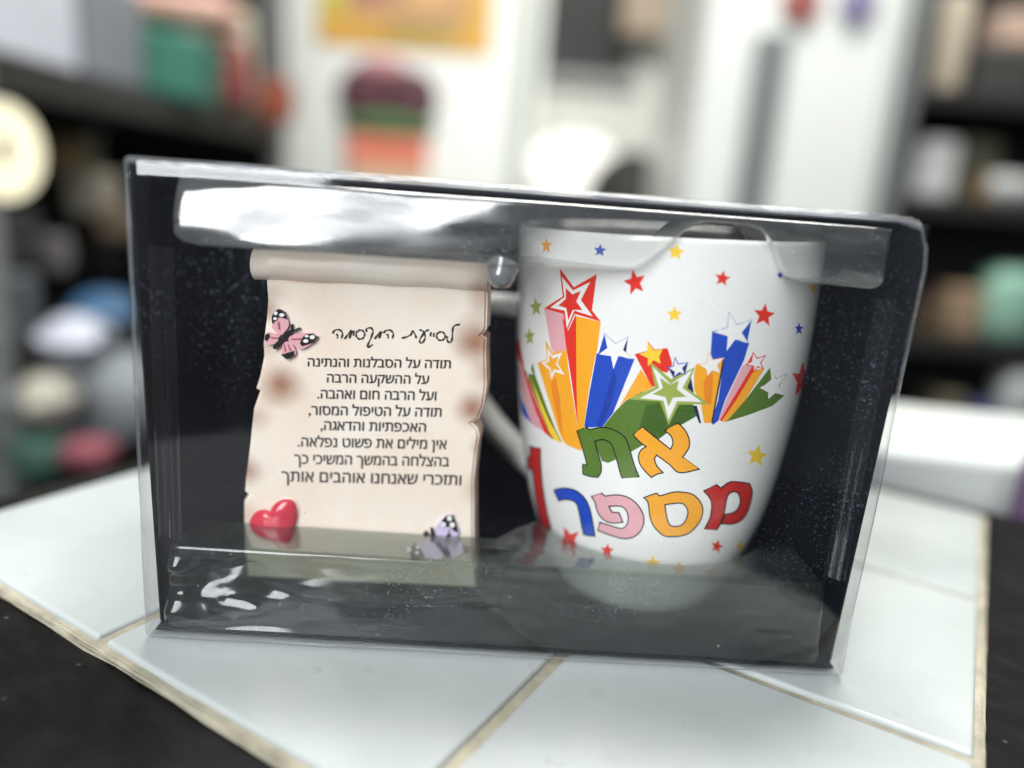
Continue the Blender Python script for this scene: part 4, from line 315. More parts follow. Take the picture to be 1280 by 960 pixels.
 'lilacfly': [('lilac', [[72.342, 26.756], [72.622, 27.344], [73.037, 27.925], [73.497, 28.481], [73.911, 28.99], [74.249, 29.47], [74.562, 29.924], [74.878, 30.312], [75.226, 30.593], [75.619, 30.726], [76.04, 30.743], [76.472, 30.713], [76.899, 30.707], [77.32, 29.778], [77.758, 28.816], [78.166, 27.915], [78.5, 27.174], [78.73, 26.659], [78.884, 26.304], [79.009, 26.015], [79.148, 25.692], [78.776, 25.172], [78.417, 24.628], [78.029, 24.13], [77.568, 23.747], [77.007, 23.488], [76.374, 23.32], [75.711, 23.247], [75.055, 23.27], [74.412, 23.425], [73.763, 23.7], [73.113, 24.023], [72.464, 24.321], [72.394, 24.936], [72.297, 25.552], [72.253, 26.162]]), ('lilac', [[67.27, 20.897], [71.372, 23.634], [76.064, 20.255], [74.533, 17.048], [69.694, 17.345]]), ('lilac', [[75.997, 21.486], [79.888, 22.674], [82.131, 20.664], [77.346, 17.549]]), ('ink', [[73.911, 28.99], [74.231, 29.409], [74.545, 29.851], [74.871, 30.247], [75.229, 30.533], [75.632, 30.662], [76.068, 30.68], [76.516, 30.654], [76.958, 30.65], [77.287, 29.822], [77.63, 28.97], [77.948, 28.16], [78.203, 27.459], [78.37, 26.91], [78.474, 26.471], [78.552, 26.076], [78.643, 25.658], [78.34, 25.779], [78.035, 25.894], [77.732, 26.022], [77.431, 26.187], [77.146, 26.424], [76.871, 26.711], [76.582, 26.983], [76.252, 27.174], [75.866, 27.25], [75.44, 27.252], [74.999, 27.224], [74.565, 27.212]]), ('ink', [[65.071, 19.514], [66.976, 21.185], [67.833, 20.935], [69.68, 17.655], [66.041, 16.633]]), ('ink', [[79.906, 22.367], [81.953, 21.271], [81.368, 19.218], [80.371, 20.236]]), ('white', [[76.773, 29.942], [76.72, 29.597], [76.534, 29.31], [76.251, 29.139], [75.928, 29.117], [75.628, 29.248], [75.412, 29.508], [75.322, 29.843], [75.376, 30.188], [75.562, 30.475], [75.845, 30.645], [76.167, 30.667], [76.466, 30.536], [76.682, 30.277]]), ('white', [[75.14, 28.011], [75.094, 27.718], [74.936, 27.474], [74.696, 27.329], [74.422, 27.31], [74.169, 27.422], [73.986, 27.643], [73.91, 27.928], [73.956, 28.221], [74.114, 28.464], [74.354, 28.609], [74.627, 28.628], [74.881, 28.516], [75.064, 28.296]]), ('white', [[77.637, 28.029], [77.584, 27.682], [77.398, 27.394], [77.114, 27.222], [76.791, 27.2], [76.49, 27.332], [76.273, 27.593], [76.183, 27.93], [76.236, 28.277], [76.423, 28.564], [76.706, 28.736], [77.029, 28.758], [77.329, 28.626], [77.546, 28.366]]), ('white', [[65.829, 19.627], [65.778, 19.382], [65.614, 19.177], [65.37, 19.053], [65.094, 19.035], [64.841, 19.125], [64.661, 19.307], [64.59, 19.544], [64.641, 19.788], [64.805, 19.993], [65.049, 20.116], [65.325, 20.135], [65.578, 20.045], [65.758, 19.864]]), ('white', [[68.185, 20.651], [68.141, 20.38], [67.994, 20.155], [67.774, 20.021], [67.523, 20.004], [67.292, 20.108], [67.126, 20.311], [67.059, 20.575], [67.103, 20.845], [67.25, 21.07], [67.47, 21.203], [67.72, 21.22], [67.951, 21.117], [68.117, 20.914]]), ('white', [[68.092, 18.944], [68.046, 18.726], [67.897, 18.544], [67.675, 18.433], [67.424, 18.416], [67.193, 18.496], [67.029, 18.658], [66.964, 18.868], [67.011, 19.086], [67.159, 19.269], [67.381, 19.379], [67.632, 19.396], [67.862, 19.316], [68.027, 19.155]]), ('ink', [[76.154, 26.405], [76.358, 26.267], [75.228, 22.666], [74.822, 22.331]]), ('ink', [[68.804, 24.379], [69.602, 25.35], [71.069, 24.073], [69.662, 24.07]]), ('ink', [[70.818, 26.348], [71.586, 26.156], [72.361, 24.13], [71.211, 24.052]]), ('ink', [[71.106, 23.309], [72.51, 23.404], [76.995, 18.769], [76.214, 17.473]]), ('ink', [[75.279, 24.359], [76.641, 25.216], [76.722, 24.763], [75.444, 23.91]])],
 'heart': [[26.245, 28.257], [25.793, 28.409], [25.347, 28.583], [24.89, 28.713], [24.404, 28.732], [23.86, 28.626], [23.275, 28.43], [22.701, 28.146], [22.189, 27.78], [21.731, 27.301], [21.306, 26.717], [20.95, 26.087], [20.697, 25.469], [20.544, 24.86], [20.478, 24.233], [20.516, 23.618], [20.676, 23.046], [20.97, 22.522], [21.386, 22.03], [21.906, 21.571], [22.515, 21.142], [23.218, 20.74], [24.02, 20.366], [24.904, 20.029], [25.854, 19.738], [26.961, 19.466], [28.204, 19.22], [29.389, 19.052], [30.324, 19.018], [30.916, 19.117], [31.279, 19.325], [31.537, 19.661], [31.812, 20.141], [32.119, 20.82], [32.398, 21.671], [32.66, 22.59], [32.912, 23.471], [33.178, 24.3], [33.447, 25.127], [33.675, 25.95], [33.819, 26.765], [33.867, 27.601], [33.843, 28.45], [33.756, 29.254], [33.614, 29.96], [33.425, 30.566], [33.182, 31.098], [32.876, 31.54], [32.499, 31.878], [32.024, 32.102], [31.463, 32.224], [30.869, 32.254], [30.292, 32.204], [29.724, 32.058], [29.145, 31.817], [28.588, 31.513], [28.088, 31.178], [27.643, 30.79], [27.238, 30.343], [26.889, 29.889], [26.615, 29.482], [26.445, 29.143], [26.361, 28.84], [26.312, 28.552]],
 'burns': [(28.374, 64.438, 4.3, 0.95), (80.625, 80.6, 4.8, 0.97), (80.974, 61.454, 4.0, 0.95), (20.087, 39.296, 3.6, 0.85), (26.299, 84.988, 2.4, 0.7), (83.838, 50.693, 2.6, 0.7), (25.023, 75.538, 3.2, 0.45), (21.949, 55.502, 3.4, 0.4), (19.511, 24.986, 3.2, 0.4), (81.894, 90.273, 3.2, 0.45), (83.517, 72.099, 3.4, 0.5), (82.605, 38.887, 3.4, 0.4), (83.212, 21.973, 3.4, 0.35), (26.721, 89.411, 3.0, 0.4), (80.403, 93.936, 3.0, 0.4)],
}


# ------------------------------------------------------------------ the tiled table
BOX_LOC, BOX_YAW = Vector((-0.08980, 0.17494, 0)), 0.0330189
TA = R(-30.2)                                    # direction of the tile rows
def tab(a, b): return (a*math.cos(TA)-b*math.sin(TA), a*math.sin(TA)+b*math.cos(TA))
def tile_mat():
    m, nt, N, L, out = newmat('white_glazed_tile')
    p = N.new('ShaderNodeBsdfPrincipled'); L.new(p.outputs[0], out.inputs[0])
    tc = N.new('ShaderNodeTexCoord'); n = N.new('ShaderNodeTexNoise'); n.inputs['Scale'].default_value = 14; n.inputs['Detail'].default_value = 6
    L.new(tc.outputs['Object'], n.inputs['Vector'])
    cr = N.new('ShaderNodeValToRGB'); L.new(n.outputs[0], cr.inputs[0])
    cr.color_ramp.elements[0].position = .25; cr.color_ramp.elements[0].color = (.37, .40, .39, 1)
    cr.color_ramp.elements[1].position = .65; cr.color_ramp.elements[1].color = (.49, .52, .51, 1)
    # grubby marks
    n2 = N.new('ShaderNodeTexNoise'); n2.inputs['Scale'].default_value = 110; n2.inputs['Detail'].default_value = 8; L.new(tc.outputs['Object'], n2.inputs['Vector'])
    r2 = N.new('ShaderNodeMapRange'); r2.inputs[1].default_value = .66; r2.inputs[2].default_value = .74; r2.inputs[4].default_value = .35; L.new(n2.outputs[0], r2.inputs[0])
    mx = N.new('ShaderNodeMix'); mx.data_type = 'RGBA'; L.new(r2.outputs[0], mx.inputs[0]); L.new(cr.outputs[0], mx.inputs[6]); mx.inputs[7].default_value = (.27, .25, .20, 1)
    L.new(mx.outputs[2], p.inputs['Base Color'])
    r3 = N.new('ShaderNodeMapRange'); r3.inputs[1].default_value = .3; r3.inputs[2].default_value = .7; r3.inputs[3].default_value = .10; r3.inputs[4].default_value = .26; L.new(n.outputs[0], r3.inputs[0]); L.new(r3.outputs[0], p.inputs['Roughness'])
    b = N.new('ShaderNodeBump'); b.inputs['Strength'].default_value = .25; b.inputs['Distance'].default_value = .0015
    n4 = N.new('ShaderNodeTexNoise'); n4.inputs['Scale'].default_value = 26; n4.inputs['Detail'].default_value = 1; L.new(tc.outputs['Object'], n4.inputs['Vector'])
    L.new(n4.outputs[0], b.inputs['Height']); L.new(b.outputs[0], p.inputs['Normal'])
    return m
def black_board_mat():
    m, nt, N, L, out = newmat('scuffed_black_paint')
    p = N.new('ShaderNodeBsdfPrincipled'); L.new(p.outputs[0], out.inputs[0]); p.inputs['Roughness'].default_value = .42; p.inputs['Specular IOR Level'].default_value = .22
    tc = N.new('ShaderNodeTexCoord'); mp = N.new('ShaderNodeMapping'); mp.inputs['Scale'].default_value = (4, 8, 4); mp.inputs['Rotation'].default_value = (0, 0, .7); L.new(tc.outputs['Object'], mp.inputs[0])
    n = N.new('ShaderNodeTexNoise'); n.inputs['Scale'].default_value = 22; n.inputs['Detail'].default_value = 8; L.new(mp.outputs[0], n.inputs['Vector'])
    cr = N.new('ShaderNodeValToRGB'); L.new(n.outputs[0], cr.inputs[0])
    cr.color_ramp.elements[0].position = .45; cr.color_ramp.elements[0].color = (.0025, .0024, .0025, 1)
    cr.color_ramp.elements[1].position = .78; cr.color_ramp.elements[1].color = (.011, .009, .0085, 1)
    v = N.new('ShaderNodeTexVoronoi'); v.inputs['Scale'].default_value = 130; L.new(tc.outputs['Object'], v.inputs['Vector'])
    rr = N.new('ShaderNodeMapRange'); rr.inputs[1].default_value = .04; rr.inputs[2].default_value = .10; rr.inputs[3].default_value = .5; rr.inputs[4].default_value = 0; L.new(v.outputs['Distance'], rr.inputs[0])
    n3 = N.new('ShaderNodeTexNoise'); n3.inputs['Scale'].default_value = 40; L.new(tc.outputs['Object'], n3.inputs['Vector'])
    r3 = N.new('ShaderNodeMapRange'); r3.inputs[1].default_value = .52; r3.inputs[2].default_value = .62; L.new(n3.outputs[0], r3.inputs[0])
    mu = N.new('ShaderNodeMath'); mu.operation = 'MULTIPLY'; L.new(rr.outputs[0], mu.inputs[0]); L.new(r3.outputs[0], mu.inputs[1])
    mx = N.new('ShaderNodeMix'); mx.data_type = 'RGBA'; L.new(mu.outputs[0], mx.inputs[0]); L.new(cr.outputs[0], mx.inputs[6]); mx.inputs[7].default_value = (.30, .29, .28, 1)
    L.new(mx.outputs[2], p.inputs['Base Color'])
    b = N.new('ShaderNodeBump'); b.inputs['Strength'].default_value = .35; b.inputs['Distance'].default_value = .0008; L.new(n.outputs[0], b.inputs['Height']); L.new(b.outputs[0], p.inputs['Normal'])
    return m
def grout_mat():
    m = solid('stained_grout', (.36, .33, .25), .9, .5, 160, bump=.8); return m
TILE, GROUT, BLACK = tile_mat(), grout_mat(), black_board_mat()
table = thing('tiled_table', 'black framed table topped with white glazed tiles, under the clear gift box', 'table', (0, 0, 0), TA)
A0, A1, B0, B1 = -.2735, .0225, .0985, .3745
bm = bmesh.new(); add_box(bm, (A0-.018, B0-.16, -.035), (A1+.11, B1+.016, -.0035), bevel=.002)
obj('frame', bm, BLACK, table)
bm = bmesh.new()
add_box(bm, (A0-.0008, B0-.0008, -.02), (A1+.0008, B1+.0008, -.0016), bevel=.0012)
es = [e for e in bm.edges]; bmesh.ops.subdivide_edges(bm, edges=es, cuts=24, use_grid_fill=True)
for v in bm.verts:
    v.co += Vector((random.uniform(-.0005, .0005), random.uniform(-.0005, .0005), random.uniform(-.0003, .0002) if v.co.z > -.003 else 0))
obj('grout', bm, GROUT, table)
pa, pb = (A1-A0)/3, (B1-B0)/3
for i in range(3):
    for j in range(3):
        bm = bmesh.new()
        lo = (A0+i*pa+.0017, B0+j*pb+.0017, -.008); hi = (A0+(i+1)*pa-.0017, B0+(j+1)*pb-.0017, random.uniform(-.0003, 0))
        add_box(bm, lo, hi, bevel=.0011, seg=3)
        obj('tile', bm, TILE, table, smooth=False)
for sx, sy in ((A0+.01, B0-.13), (A1+.08, B0-.13), (A0+.01, B1-.02), (A1+.08, B1-.02)):
    bm = bmesh.new(); add_box(bm, (sx-.02, sy-.02, -.72), (sx+.02, sy+.02, -.035), bevel=.002); obj('leg', bm, BLACK, table)

# ------------------------------------------------------------------ the clear gift box: sleeve, black card, two formed trays
BW, BH, BD = .1840, .1200, .100
FILM = clear_plastic('clear_film', .008, (.44, .48, .62), .05, refl=1.0, wave=.30, dust=.9, wscale=11)
FOLD = clear_plastic('folded_film_edge', .16, (.70, .72, .78), .12, refl=1.6, wave=.3, dust=1.2, wscale=60, smear=.25)
TRAY = clear_plastic('tray_film', .020, (.50, .56, .53), .15, tint=(.72, .75, .72), refl=1.0, wave=.45, dust=1.0, streak=(1, 1, 3.5), wscale=20, smear=.06)
UTRAY = clear_plastic('upper_tray_film', .07, (.66, .67, .66), .20, tint=(.95, .95, .94), refl=2.5, wave=.30, dust=1.0, streak=(.8, 1, 4), wscale=16, smear=.12)
CARD = solid('black_card', (.0045, .0055, .0095), .6, .3, 60, 0, 0, .25)
gift = thing('gift_box', 'clear plastic gift box with black card backing, holding the mug and the scroll plaque', 'gift box', BOX_LOC, BOX_YAW)
bm = bmesh.new(); add_box(bm, (0, 0, .0006), (BW, BD, BH+.0004), bevel=.0014, seg=3)
for f in bm.faces:
    f.smooth = True; nn = f.normal
    f.material_index = 0 if max(abs(nn.x), abs(nn.y), abs(nn.z)) > .999 else 1
# the sheet bows and buckles slightly, and the upper right front corner is crushed
bmesh.ops.subdivide_edges(bm, edges=[e for e in bm.edges if e.calc_length() > .02], cuts=22, use_grid_fill=True)
from mathutils import noise as mnoise
for v in bm.verts:
    q = v.co.copy()
    v.co += Vector((mnoise.noise(q*34), mnoise.noise(q*27+Vector((5, 1, 2))), mnoise.noise(q*30+Vector((1, 8, 3)))))*.00055
    d = (q-Vector((BW, 0, BH))).length
    if d < .009: v.co += Vector((-.0022, .0014, -.0020))*(1-d/.009)**1.3
    v.co.z = max(v.co.z, .0004)
sleeve = obj('clear_sleeve', bm, [FILM, FOLD], gift)
bm = bmesh.new()
t = .0005
add_box(bm, (.0012, BD-.0022, .0012), (BW-.0012, BD-.0022+t, BH-.0010))                       # back sheet
def side_card(x, lo_dep, hi_dep):
    pts = [(lo_dep, .0012), (BD-.0025, .0012), (BD-.0025, BH-.001), (hi_dep, BH-.001)]
    a = [bm.verts.new((x, d, z)) for d, z in pts]; b = [bm.verts.new((x+t, d, z)) for d, z in pts]
    bm.faces.new(a); bm.faces.new(b[::-1])
    for i in range(4): bm.faces.new((a[i], b[i], b[(i+1) % 4], a[(i+1) % 4]))
side_card(.0010, .0075, .0012); side_card(BW-.0015, .0065, .0010)
add_box(bm, (.0018, .0120, BH-.0016), (BW-.0018, .082, BH-.0016+t))                        # top sheet, added unseen to darken the mug's inside; rear gap lights the handle
add_box(bm, (.0018, .0030, .0012), (BW-.0018, BD-.0030, .0012+t))                              # bottom sheet
bmesh.ops.recalc_face_normals(bm, faces=bm.faces)
card = obj('black_card', bm, CARD, gift)
# lower tray: hollow block with a round recess for the mug and a straight edge behind which the scroll stands
mc = (.1362, .0492)
FY, RB = .0052, .0014
plan = [(.0055, FY+RB), (.1767, FY+RB), (.1772, .030)]
plan += [(mc[0]+.0372*math.sin(a), mc[1]-.0372*math.cos(a)) for a in [R(v) for v in range(52, -73, -5)]]
plan += [(.0960, .0300), (.0890, .0214), (.0550, .0212), (.0050, .0216)]
bm = bmesh.new()
prism(bm, plan, .0022, .0246)
bmesh.ops.delete(bm, geom=[f for f in bm.faces if all(v.co.z < .003 for v in f.verts) or all(v.co.y < FY+RB+.0001 for v in f.verts)], context='FACES_ONLY')
back_e = [e for e in bm.edges if all(v.co.z > .02 for v in e.verts) and max(v.co.y for v in e.verts) > .0115 and abs(e.verts[0].co.x-e.verts[1].co.x) > .0002]
bmesh.ops.bevel(bm, geom=back_e, offset=.0007, segments=3, affect='EDGES', profile=.5)
# front wall: slight draft, rounded ends and top edge, creased film towards the left
NX, NZ = 120, 34; g = []
for i in range(NX+1):
    x = .0022+(.1802-.0022)*i/NX; colv = []
    for k in range(NZ+9):
        if k <= NZ: z = .0022+(.0246-RB-.0022)*k/NZ; y = FY-.0016*(1-k/NZ)
        else:
            an = (k-NZ)/8*math.pi/2; z = .0246-RB+RB*math.sin(an); y = FY+RB*(1-math.cos(an))
        fall = max(0, 1-max(0, x-.016)/.085)**1.1*math.sin(math.pi*min(1, k/NZ))**.6 if k <= NZ else 0
        nz = mnoise.noise(Vector((x*38, z*165, 1.7)))+.5*mnoise.noise(Vector((x*95, z*300, 4.1)))
        y += .0034*fall*nz+.00012*mnoise.noise(Vector((x*40, z*90, 9)))
        if k <= NZ and x < .034:            # dent pushed into the film near the left end
            wx = max(0, min(1, (x-.0075)/.006))*max(0, min(1, (.033-x)/.011)); zz_ = z-.35*max(0, x-.020)
            y += wx*wx*(3-2*wx)*(.0050*max(0, min(1, (zz_-.0045)/.0125)) if zz_ < .017 else .0050*max(0, min(1, (.0222-zz_)/.0052)))
        ins = (1-k/NZ)*.0012 if k <= NZ else 0
        xe = x
        for edge, sg in ((.0045-ins, 1), (.1778+ins, -1)):
            d = (edge+sg*.0020-x)*sg
            if d > 0: d = min(d, .0020); y += .0020-math.sqrt(max(0, .0020**2-d*d))
            if (edge-x)*sg > 0: xe = edge
        colv.append(bm.verts.new((xe, y, z)))
    g.append(colv)
for a_, b_ in zip(g, g[1:]):
    for k in range(NZ+8):
        if (a_[k].co-b_[k].co).length > 1e-6: bm.faces.new((a_[k], b_[k], b_[k+1], a_[k+1]))
add_box(bm, (.010, .0222, .0022), (.092, .0340, .0142))
bmesh.ops.recalc_face_normals(bm, faces=bm.faces)
low = obj('lower_tray', bm, TRAY, gift, True)
# upper tray: hanging lip with a round notch where the mug pokes through
LOWZ = [(.0085, .1060), (.0095, .1035), (.0115, .1022), (.0150, .1017), (.0285, .1018), (.0822, .1022), (.1155, .1034), (.1175, .1040), (.1195, .1054), (.1272, .1128), (.1296, .1149), (.1330, .1157), (.1420, .1158), (.1455, .1150), (.1490, .1120), (.1518, .1068), (.1535, .1044), (.1570, .1035), (.1735, .1031), (.1755, .1036), (.1772, .1055)]
def lowz(x):
    for (a0, z0), (a1, z1) in zip(LOWZ, LOWZ[1:]):
        if x <= a1: return z0+(z1-z0)*(x-a0)/(a1-a0)
    return LOWZ[-1][1]
def lip_y(x, z):
    tl = max(0, min(1, (.092-x)/.030)); tl = tl*tl*(3-2*tl)
    dz = z-.1018; y = .0034+dz*.07+tl*.5*31*dz*max(dz, 0)
    y += tl*.0008*mnoise.noise(Vector((x*45, z*120, 3.3)))
    for edge, sg in ((.0085, 1), (.1772, -1)):
        d = (edge+sg*.0022-x)*sg
        if d > 0: d = min(d, .0022); y += .0022-math.sqrt(max(0, .0022**2-d*d))
    return y
bm = bmesh.new(); g = []
XS = sorted(set([round(.0085+(.1772-.0085)*i/130, 5) for i in range(131)]+[p[0] for p in LOWZ]))
for x in XS:
    zl = lowz(x); rr_ = .0011; c = []
    yb = lip_y(x, zl+rr_)
    c.append(bm.verts.new((x, .028, zl+.0004)))
    for k in range(7):
        an = math.pi/2*k/6; c.append(bm.verts.new((x, yb+rr_-rr_*math.sin(an), zl+rr_-rr_*math.cos(an))))
    zt = .1172
    for k in range(1, 15):
        z = zl+rr_+(zt-zl-rr_)*k/14; c.append(bm.verts.new((x, lip_y(x, z), z)))
    c.append(bm.verts.new((x, .028, zt+.0006)))
    g.append(c)
for a_, b_ in zip(g, g[1:]):
    for k in range(len(a_)-1): bm.faces.new((a_[k], b_[k], b_[k+1], a_[k+1]))
bmesh.ops.recalc_face_normals(bm, faces=bm.faces)
upt = obj('upper_tray', bm, UTRAY, gift, True)
# moulded stud between scroll and mug, hanging off the lip
bm = bmesh.new()
add_lathe(bm, [(0, -.0042), (.0016, -.0039), (.0029, -.0028), (.0034, -.0012), (.0036, .0006), (.0040, .0016)], 28, center=(0, 0, 0))
o = obj('moulded_stud', bm, solid('smoked_stud', (.16, .17, .18), .08, 0, spec=.9, coat=.6), gift, True)
o.location = (.0856, .0085, .1003); o.rotation_euler = (R(-38), R(10), 0)
# narrow flanges up both sides
for x0, x1, nm in ((.0032, .0092, 'side_flange'), (.1748, .1808, 'side_flange')):
    bm = bmesh.new(); g = []
    for k in range(7):
        x = x0+(x1-x0)*k/6; y = .0034+.0012*math.sin(k*1.05)
        g.append([bm.verts.new((x, y+(.0006 if j else 0), z)) for j, z in enumerate((.0275, .1010))])
    for a, b in zip(g, g[1:]): bm.faces.new((a[0], b[0], b[1], a[1]))
    obj(nm, bm, FILM, gift, True)

# ------------------------------------------------------------------ the mug
PROF = [(0, 24), (1.5, 25.6), (5, 27.6), (10, 29.6), (18, 33.0), (31, 37.0), (50, 40.2), (67, 42.1), (83, 43.0), (98, 43.3), (108.6, 43.3)]
def mug_r(z):
    P = PROF; n = len(P)
    if z <= 0: return P[0][1]
    if z >= P[-1][0]: return P[-1][1]
    i = max(k for k in range(n-1) if P[k][0] <= z)
    def sl(k):
        if k <= 0: return (P[1][1]-P[0][1])/(P[1][0]-P[0][0])
        if k >= n-1: return 0
        a = (P[k][1]-P[k-1][1])/(P[k][0]-P[k-1][0]); b = (P[k+1][1]-P[k][1])/(P[k+1][0]-P[k][0])
        return 0 if a*b <= 0 else 2*a*b/(a+b)
    h = P[i+1][0]-P[i][0]; t = (z-P[i][0])/h
    return (2*t**3-3*t*t+1)*P[i][1]+(t**3-2*t*t+t)*h*sl(i)+(3*t*t-2*t**3)*P[i+1][1]+(t**3-t*t)*h*sl(i+1)
CERAMIC = solid('white_glazed_ceramic', (.86, .855, .83), .13, .015, 120, coat=.3)
packed = Matrix.Translation(BOX_LOC) @ Matrix.Rotation(BOX_YAW, 4, 'Z')
mug = thing('mug', 'white ceramic mug printed with bursting coloured stars and Hebrew lettering', 'mug')
mug.matrix_world = packed @ Matrix.Translation((.1366, .0492, .0020)) @ Matrix.Rotation(-.029, 4, 'Y')
bm = bmesh.new()
prof = [(0, 2.5), (18, 2.2), (21, .2), (23, 0)]+[(mug_r(z), z) for z in [0, .4, .8, 1.5, 2.5, 3.5]+[5+k*1.48 for k in range(71)]]
prof += [(43.25, 109.1), (42.9, 109.6), (42.3, 109.8), (41.6, 109.6), (41.2, 109.0)]
prof += [(mug_r(z)-2.4, z) for z in (104, 90, 75, 60, 45, 31, 20, 12)]+[(20, 6.5), (0, 5.5)]
add_lathe(bm, [(r*MM, z*MM) for r, z in prof], 256)
bmesh.ops.recalc_face_normals(bm, faces=bm.faces)
obj('mug_body', bm, CERAMIC, mug)
hd = Vector((-.86, .51, 0)).normalized()
hp = [hd*(r*MM)+Vector((0, 0, z*MM)) for r, z in ((39, 80), (52, 82), (65, 80.5), (75, 73), (76, 63), (68, 52), (54, 38), (34, 25))]
bm = bmesh.new(); add_tube(bm, catmull(hp, 8), .0062, .0036, Vector((0, 0, 1)).cross(hd), 18)
obj('handle', bm, CERAMIC, mug)
def wrap(u, v, off):
    th = u/43; r = mug_r(v); s = (mug_r(v+.05)-mug_r(v-.05))/.1; k = 1/math.sqrt(1+s*s)
    r2 = r+off*k; z = v-off*k*s
    return Vector((r2*math.sin(th), -r2*math.cos(th), z))*MM
CN = sorted(PC); 
def printed(name, items):
    bm = bmesh.new()
    for it in items:
        off = .016+.014*it[0]; mi = CN.index(it[1])
        if it[2] == 'R':
            o_, q_ = it[3], it[4]; n = len(o_)
            for i in range(n):
                j = (i+1) % n
                va = [bm.verts.new(wrap(*p, off)) for p in (o_[i], o_[j], q_[j], q_[i])]
                f = bm.faces.new(va); f.material_index = mi; f.smooth = True
        else:
            vs, fs = flat_poly(bm, it[2], mi, 1.6)
            for v in vs: v.co = wrap(v.co.x, v.co.z, off)
            for f in fs: f.smooth = True
    for f in bm.faces:
        f.normal_update(); c = f.calc_center_median()
        if f.normal.dot(Vector((c.x, c.y, 0))) < 0: f.normal_flip()
    obj(name, bm, [PRINT[k] for k in CN], mug)
printed('star_burst_print', [a for a in MUG_ART[:N_BURST]])
for a in MUG_ART[N_BURST:N_STARS]: printed('printed_star', [a])
rest = MUG_ART[N_STARS:]; k0 = 0
for k in range(1, len(rest)+1):
    if k == len(rest) or rest[k][0] == 5: printed('printed_letter', rest[k0:k]); k0 = k

# ------------------------------------------------------------------ the scroll plaque
def parchment():
    m, nt, N, L, out = newmat('parchment_resin')
    p = N.new('ShaderNodeBsdfPrincipled'); L.new(p.outputs[0], out.inputs[0]); p.inputs['Roughness'].default_value = .33
    tc = N.new('ShaderNodeTexCoord'); n = N.new('ShaderNodeTexNoise'); n.inputs['Scale'].default_value = 38; n.inputs['Detail'].default_value = 5; L.new(tc.outputs['Object'], n.inputs['Vector'])
    cr = N.new('ShaderNodeValToRGB'); L.new(n.outputs[0], cr.inputs[0])
    cr.color_ramp.elements[0].position = .3; cr.color_ramp.elements[0].color = (.85, .70, .575, 1)
    cr.color_ramp.elements[1].position = .6; cr.color_ramp.elements[1].color = (.90, .81, .705, 1)
    prev = cr.outputs[2-2]
    sx = N.new('ShaderNodeSeparateXYZ'); L.new(tc.outputs['Object'], sx.inputs[0]); cb = N.new('ShaderNodeCombineXYZ'); L.new(sx.outputs[0], cb.inputs[0]); L.new(sx.outputs[2], cb.inputs[2])
    wob = N.new('ShaderNodeVectorMath'); wob.operation = 'SCALE'; wob.inputs['Scale'].default_value = .007; L.new(n.outputs[1], wob.inputs[0])
    ad = N.new('ShaderNodeVectorMath'); L.new(cb.outputs[0], ad.inputs[0]); L.new(wob.outputs[0], ad.inputs[1])
    for x, z, r, st in SCROLL['burns']:
        d = N.new('ShaderNodeVectorMath'); d.operation = 'DISTANCE'; L.new(ad.outputs[0], d.inputs[0]); d.inputs[1].default_value = (x*MM+.0035, .0035, z*MM+.0035)
        mr = N.new('ShaderNodeMapRange'); mr.interpolation_type = 'SMOOTHSTEP'; L.new(d.outputs['Value'], mr.inputs[0])
        mr.inputs[1].default_value = -r*MM*.1; mr.inputs[2].default_value = r*MM*1.9; mr.inputs[3].default_value = st; mr.inputs[4].default_value = 0
        mx = N.new('ShaderNodeMix'); mx.data_type = 'RGBA'; L.new(mr.outputs[0], mx.inputs[0]); L.new(prev, mx.inputs[6]); mx.inputs[7].default_value = (.34, .15, .08, 1)
        prev = mx.outputs[2]
    L.new(prev, p.inputs['Base Color'])
    b = N.new('ShaderNodeBump'); b.inputs['Strength'].default_value = .15; b.inputs['Distance'].default_value = .001; L.new(n.outputs[0], b.inputs['Height']); L.new(b.outputs[0], p.inputs['Normal'])
    return m
PARCH = parchment()
INK = solid('black_print', (.018, .016, .016), .5)
SD = .022
scroll = thing('scroll_plaque', 'cream parchment scroll plaque with a Hebrew thank-you message, butterflies and a red heart', 'plaque')
scroll.matrix_world = packed
bm = bmesh.new()
ol = [(x*MM, z*MM) for x, z in SCROLL['outline']]
a = [bm.verts.new((x, SD, z)) for x, z in ol]; b = [bm.verts.new((x+.0015*(1 if x > .05 else -1)*.6, SD+.0085, z)) for x, z in ol]
ff = bm.faces.new(a); bm.faces.new(b[::-1]); n = len(a)
for i in range(n): bm.faces.new((a[i], b[i], b[(i+1) % n], a[(i+1) % n]))
bmesh.ops.recalc_face_normals(bm, faces=bm.faces)
bmesh.ops.bevel(bm, geom=list(ff.edges), offset=.0007, segments=3, affect='EDGES')
for v in bm.verts: v.co.y = max(v.co.y, SD)
obj('sheet', bm, PARCH, scroll)
# rolled top: a spiral section swept along the width, slightly lower at the left
bm = bmesh.new(); sec = []
for k in range(44):
    an = R(-95+k*13.5); r = (.0050+.0011*k/43)
    sec.append((r*math.cos(an), r*math.sin(an)))
xs = [.0219+(.0822-.0219)*k/10 for k in range(11)]
rows = []
for x in xs:
    zc = .0962+.0011*(x-.022)/.06+.0002*math.sin(x*300)
    rows.append([bm.verts.new((x, SD+.0033-s*1.0*(1), zc+c*.76)) for s, c in [(q[0], q[1]) for q in sec]])
for p_, q_ in zip(rows, rows[1:]):
    for i in range(len(sec)-1):
        f = bm.faces.new((p_[i], q_[i], q_[i+1], p_[i+1])); f.smooth = True
for row in (rows[0], rows[-1]):
    c = bm.verts.new((row[0].co.x, SD+.0033, row[0].co.z+.003))
    for i in range(len(sec)-1): bm.faces.new((c, row[i], row[i+1]))
bmesh.ops.recalc_face_normals(bm, faces=bm.faces)
obj('rolled_edge', bm, PARCH, scroll)
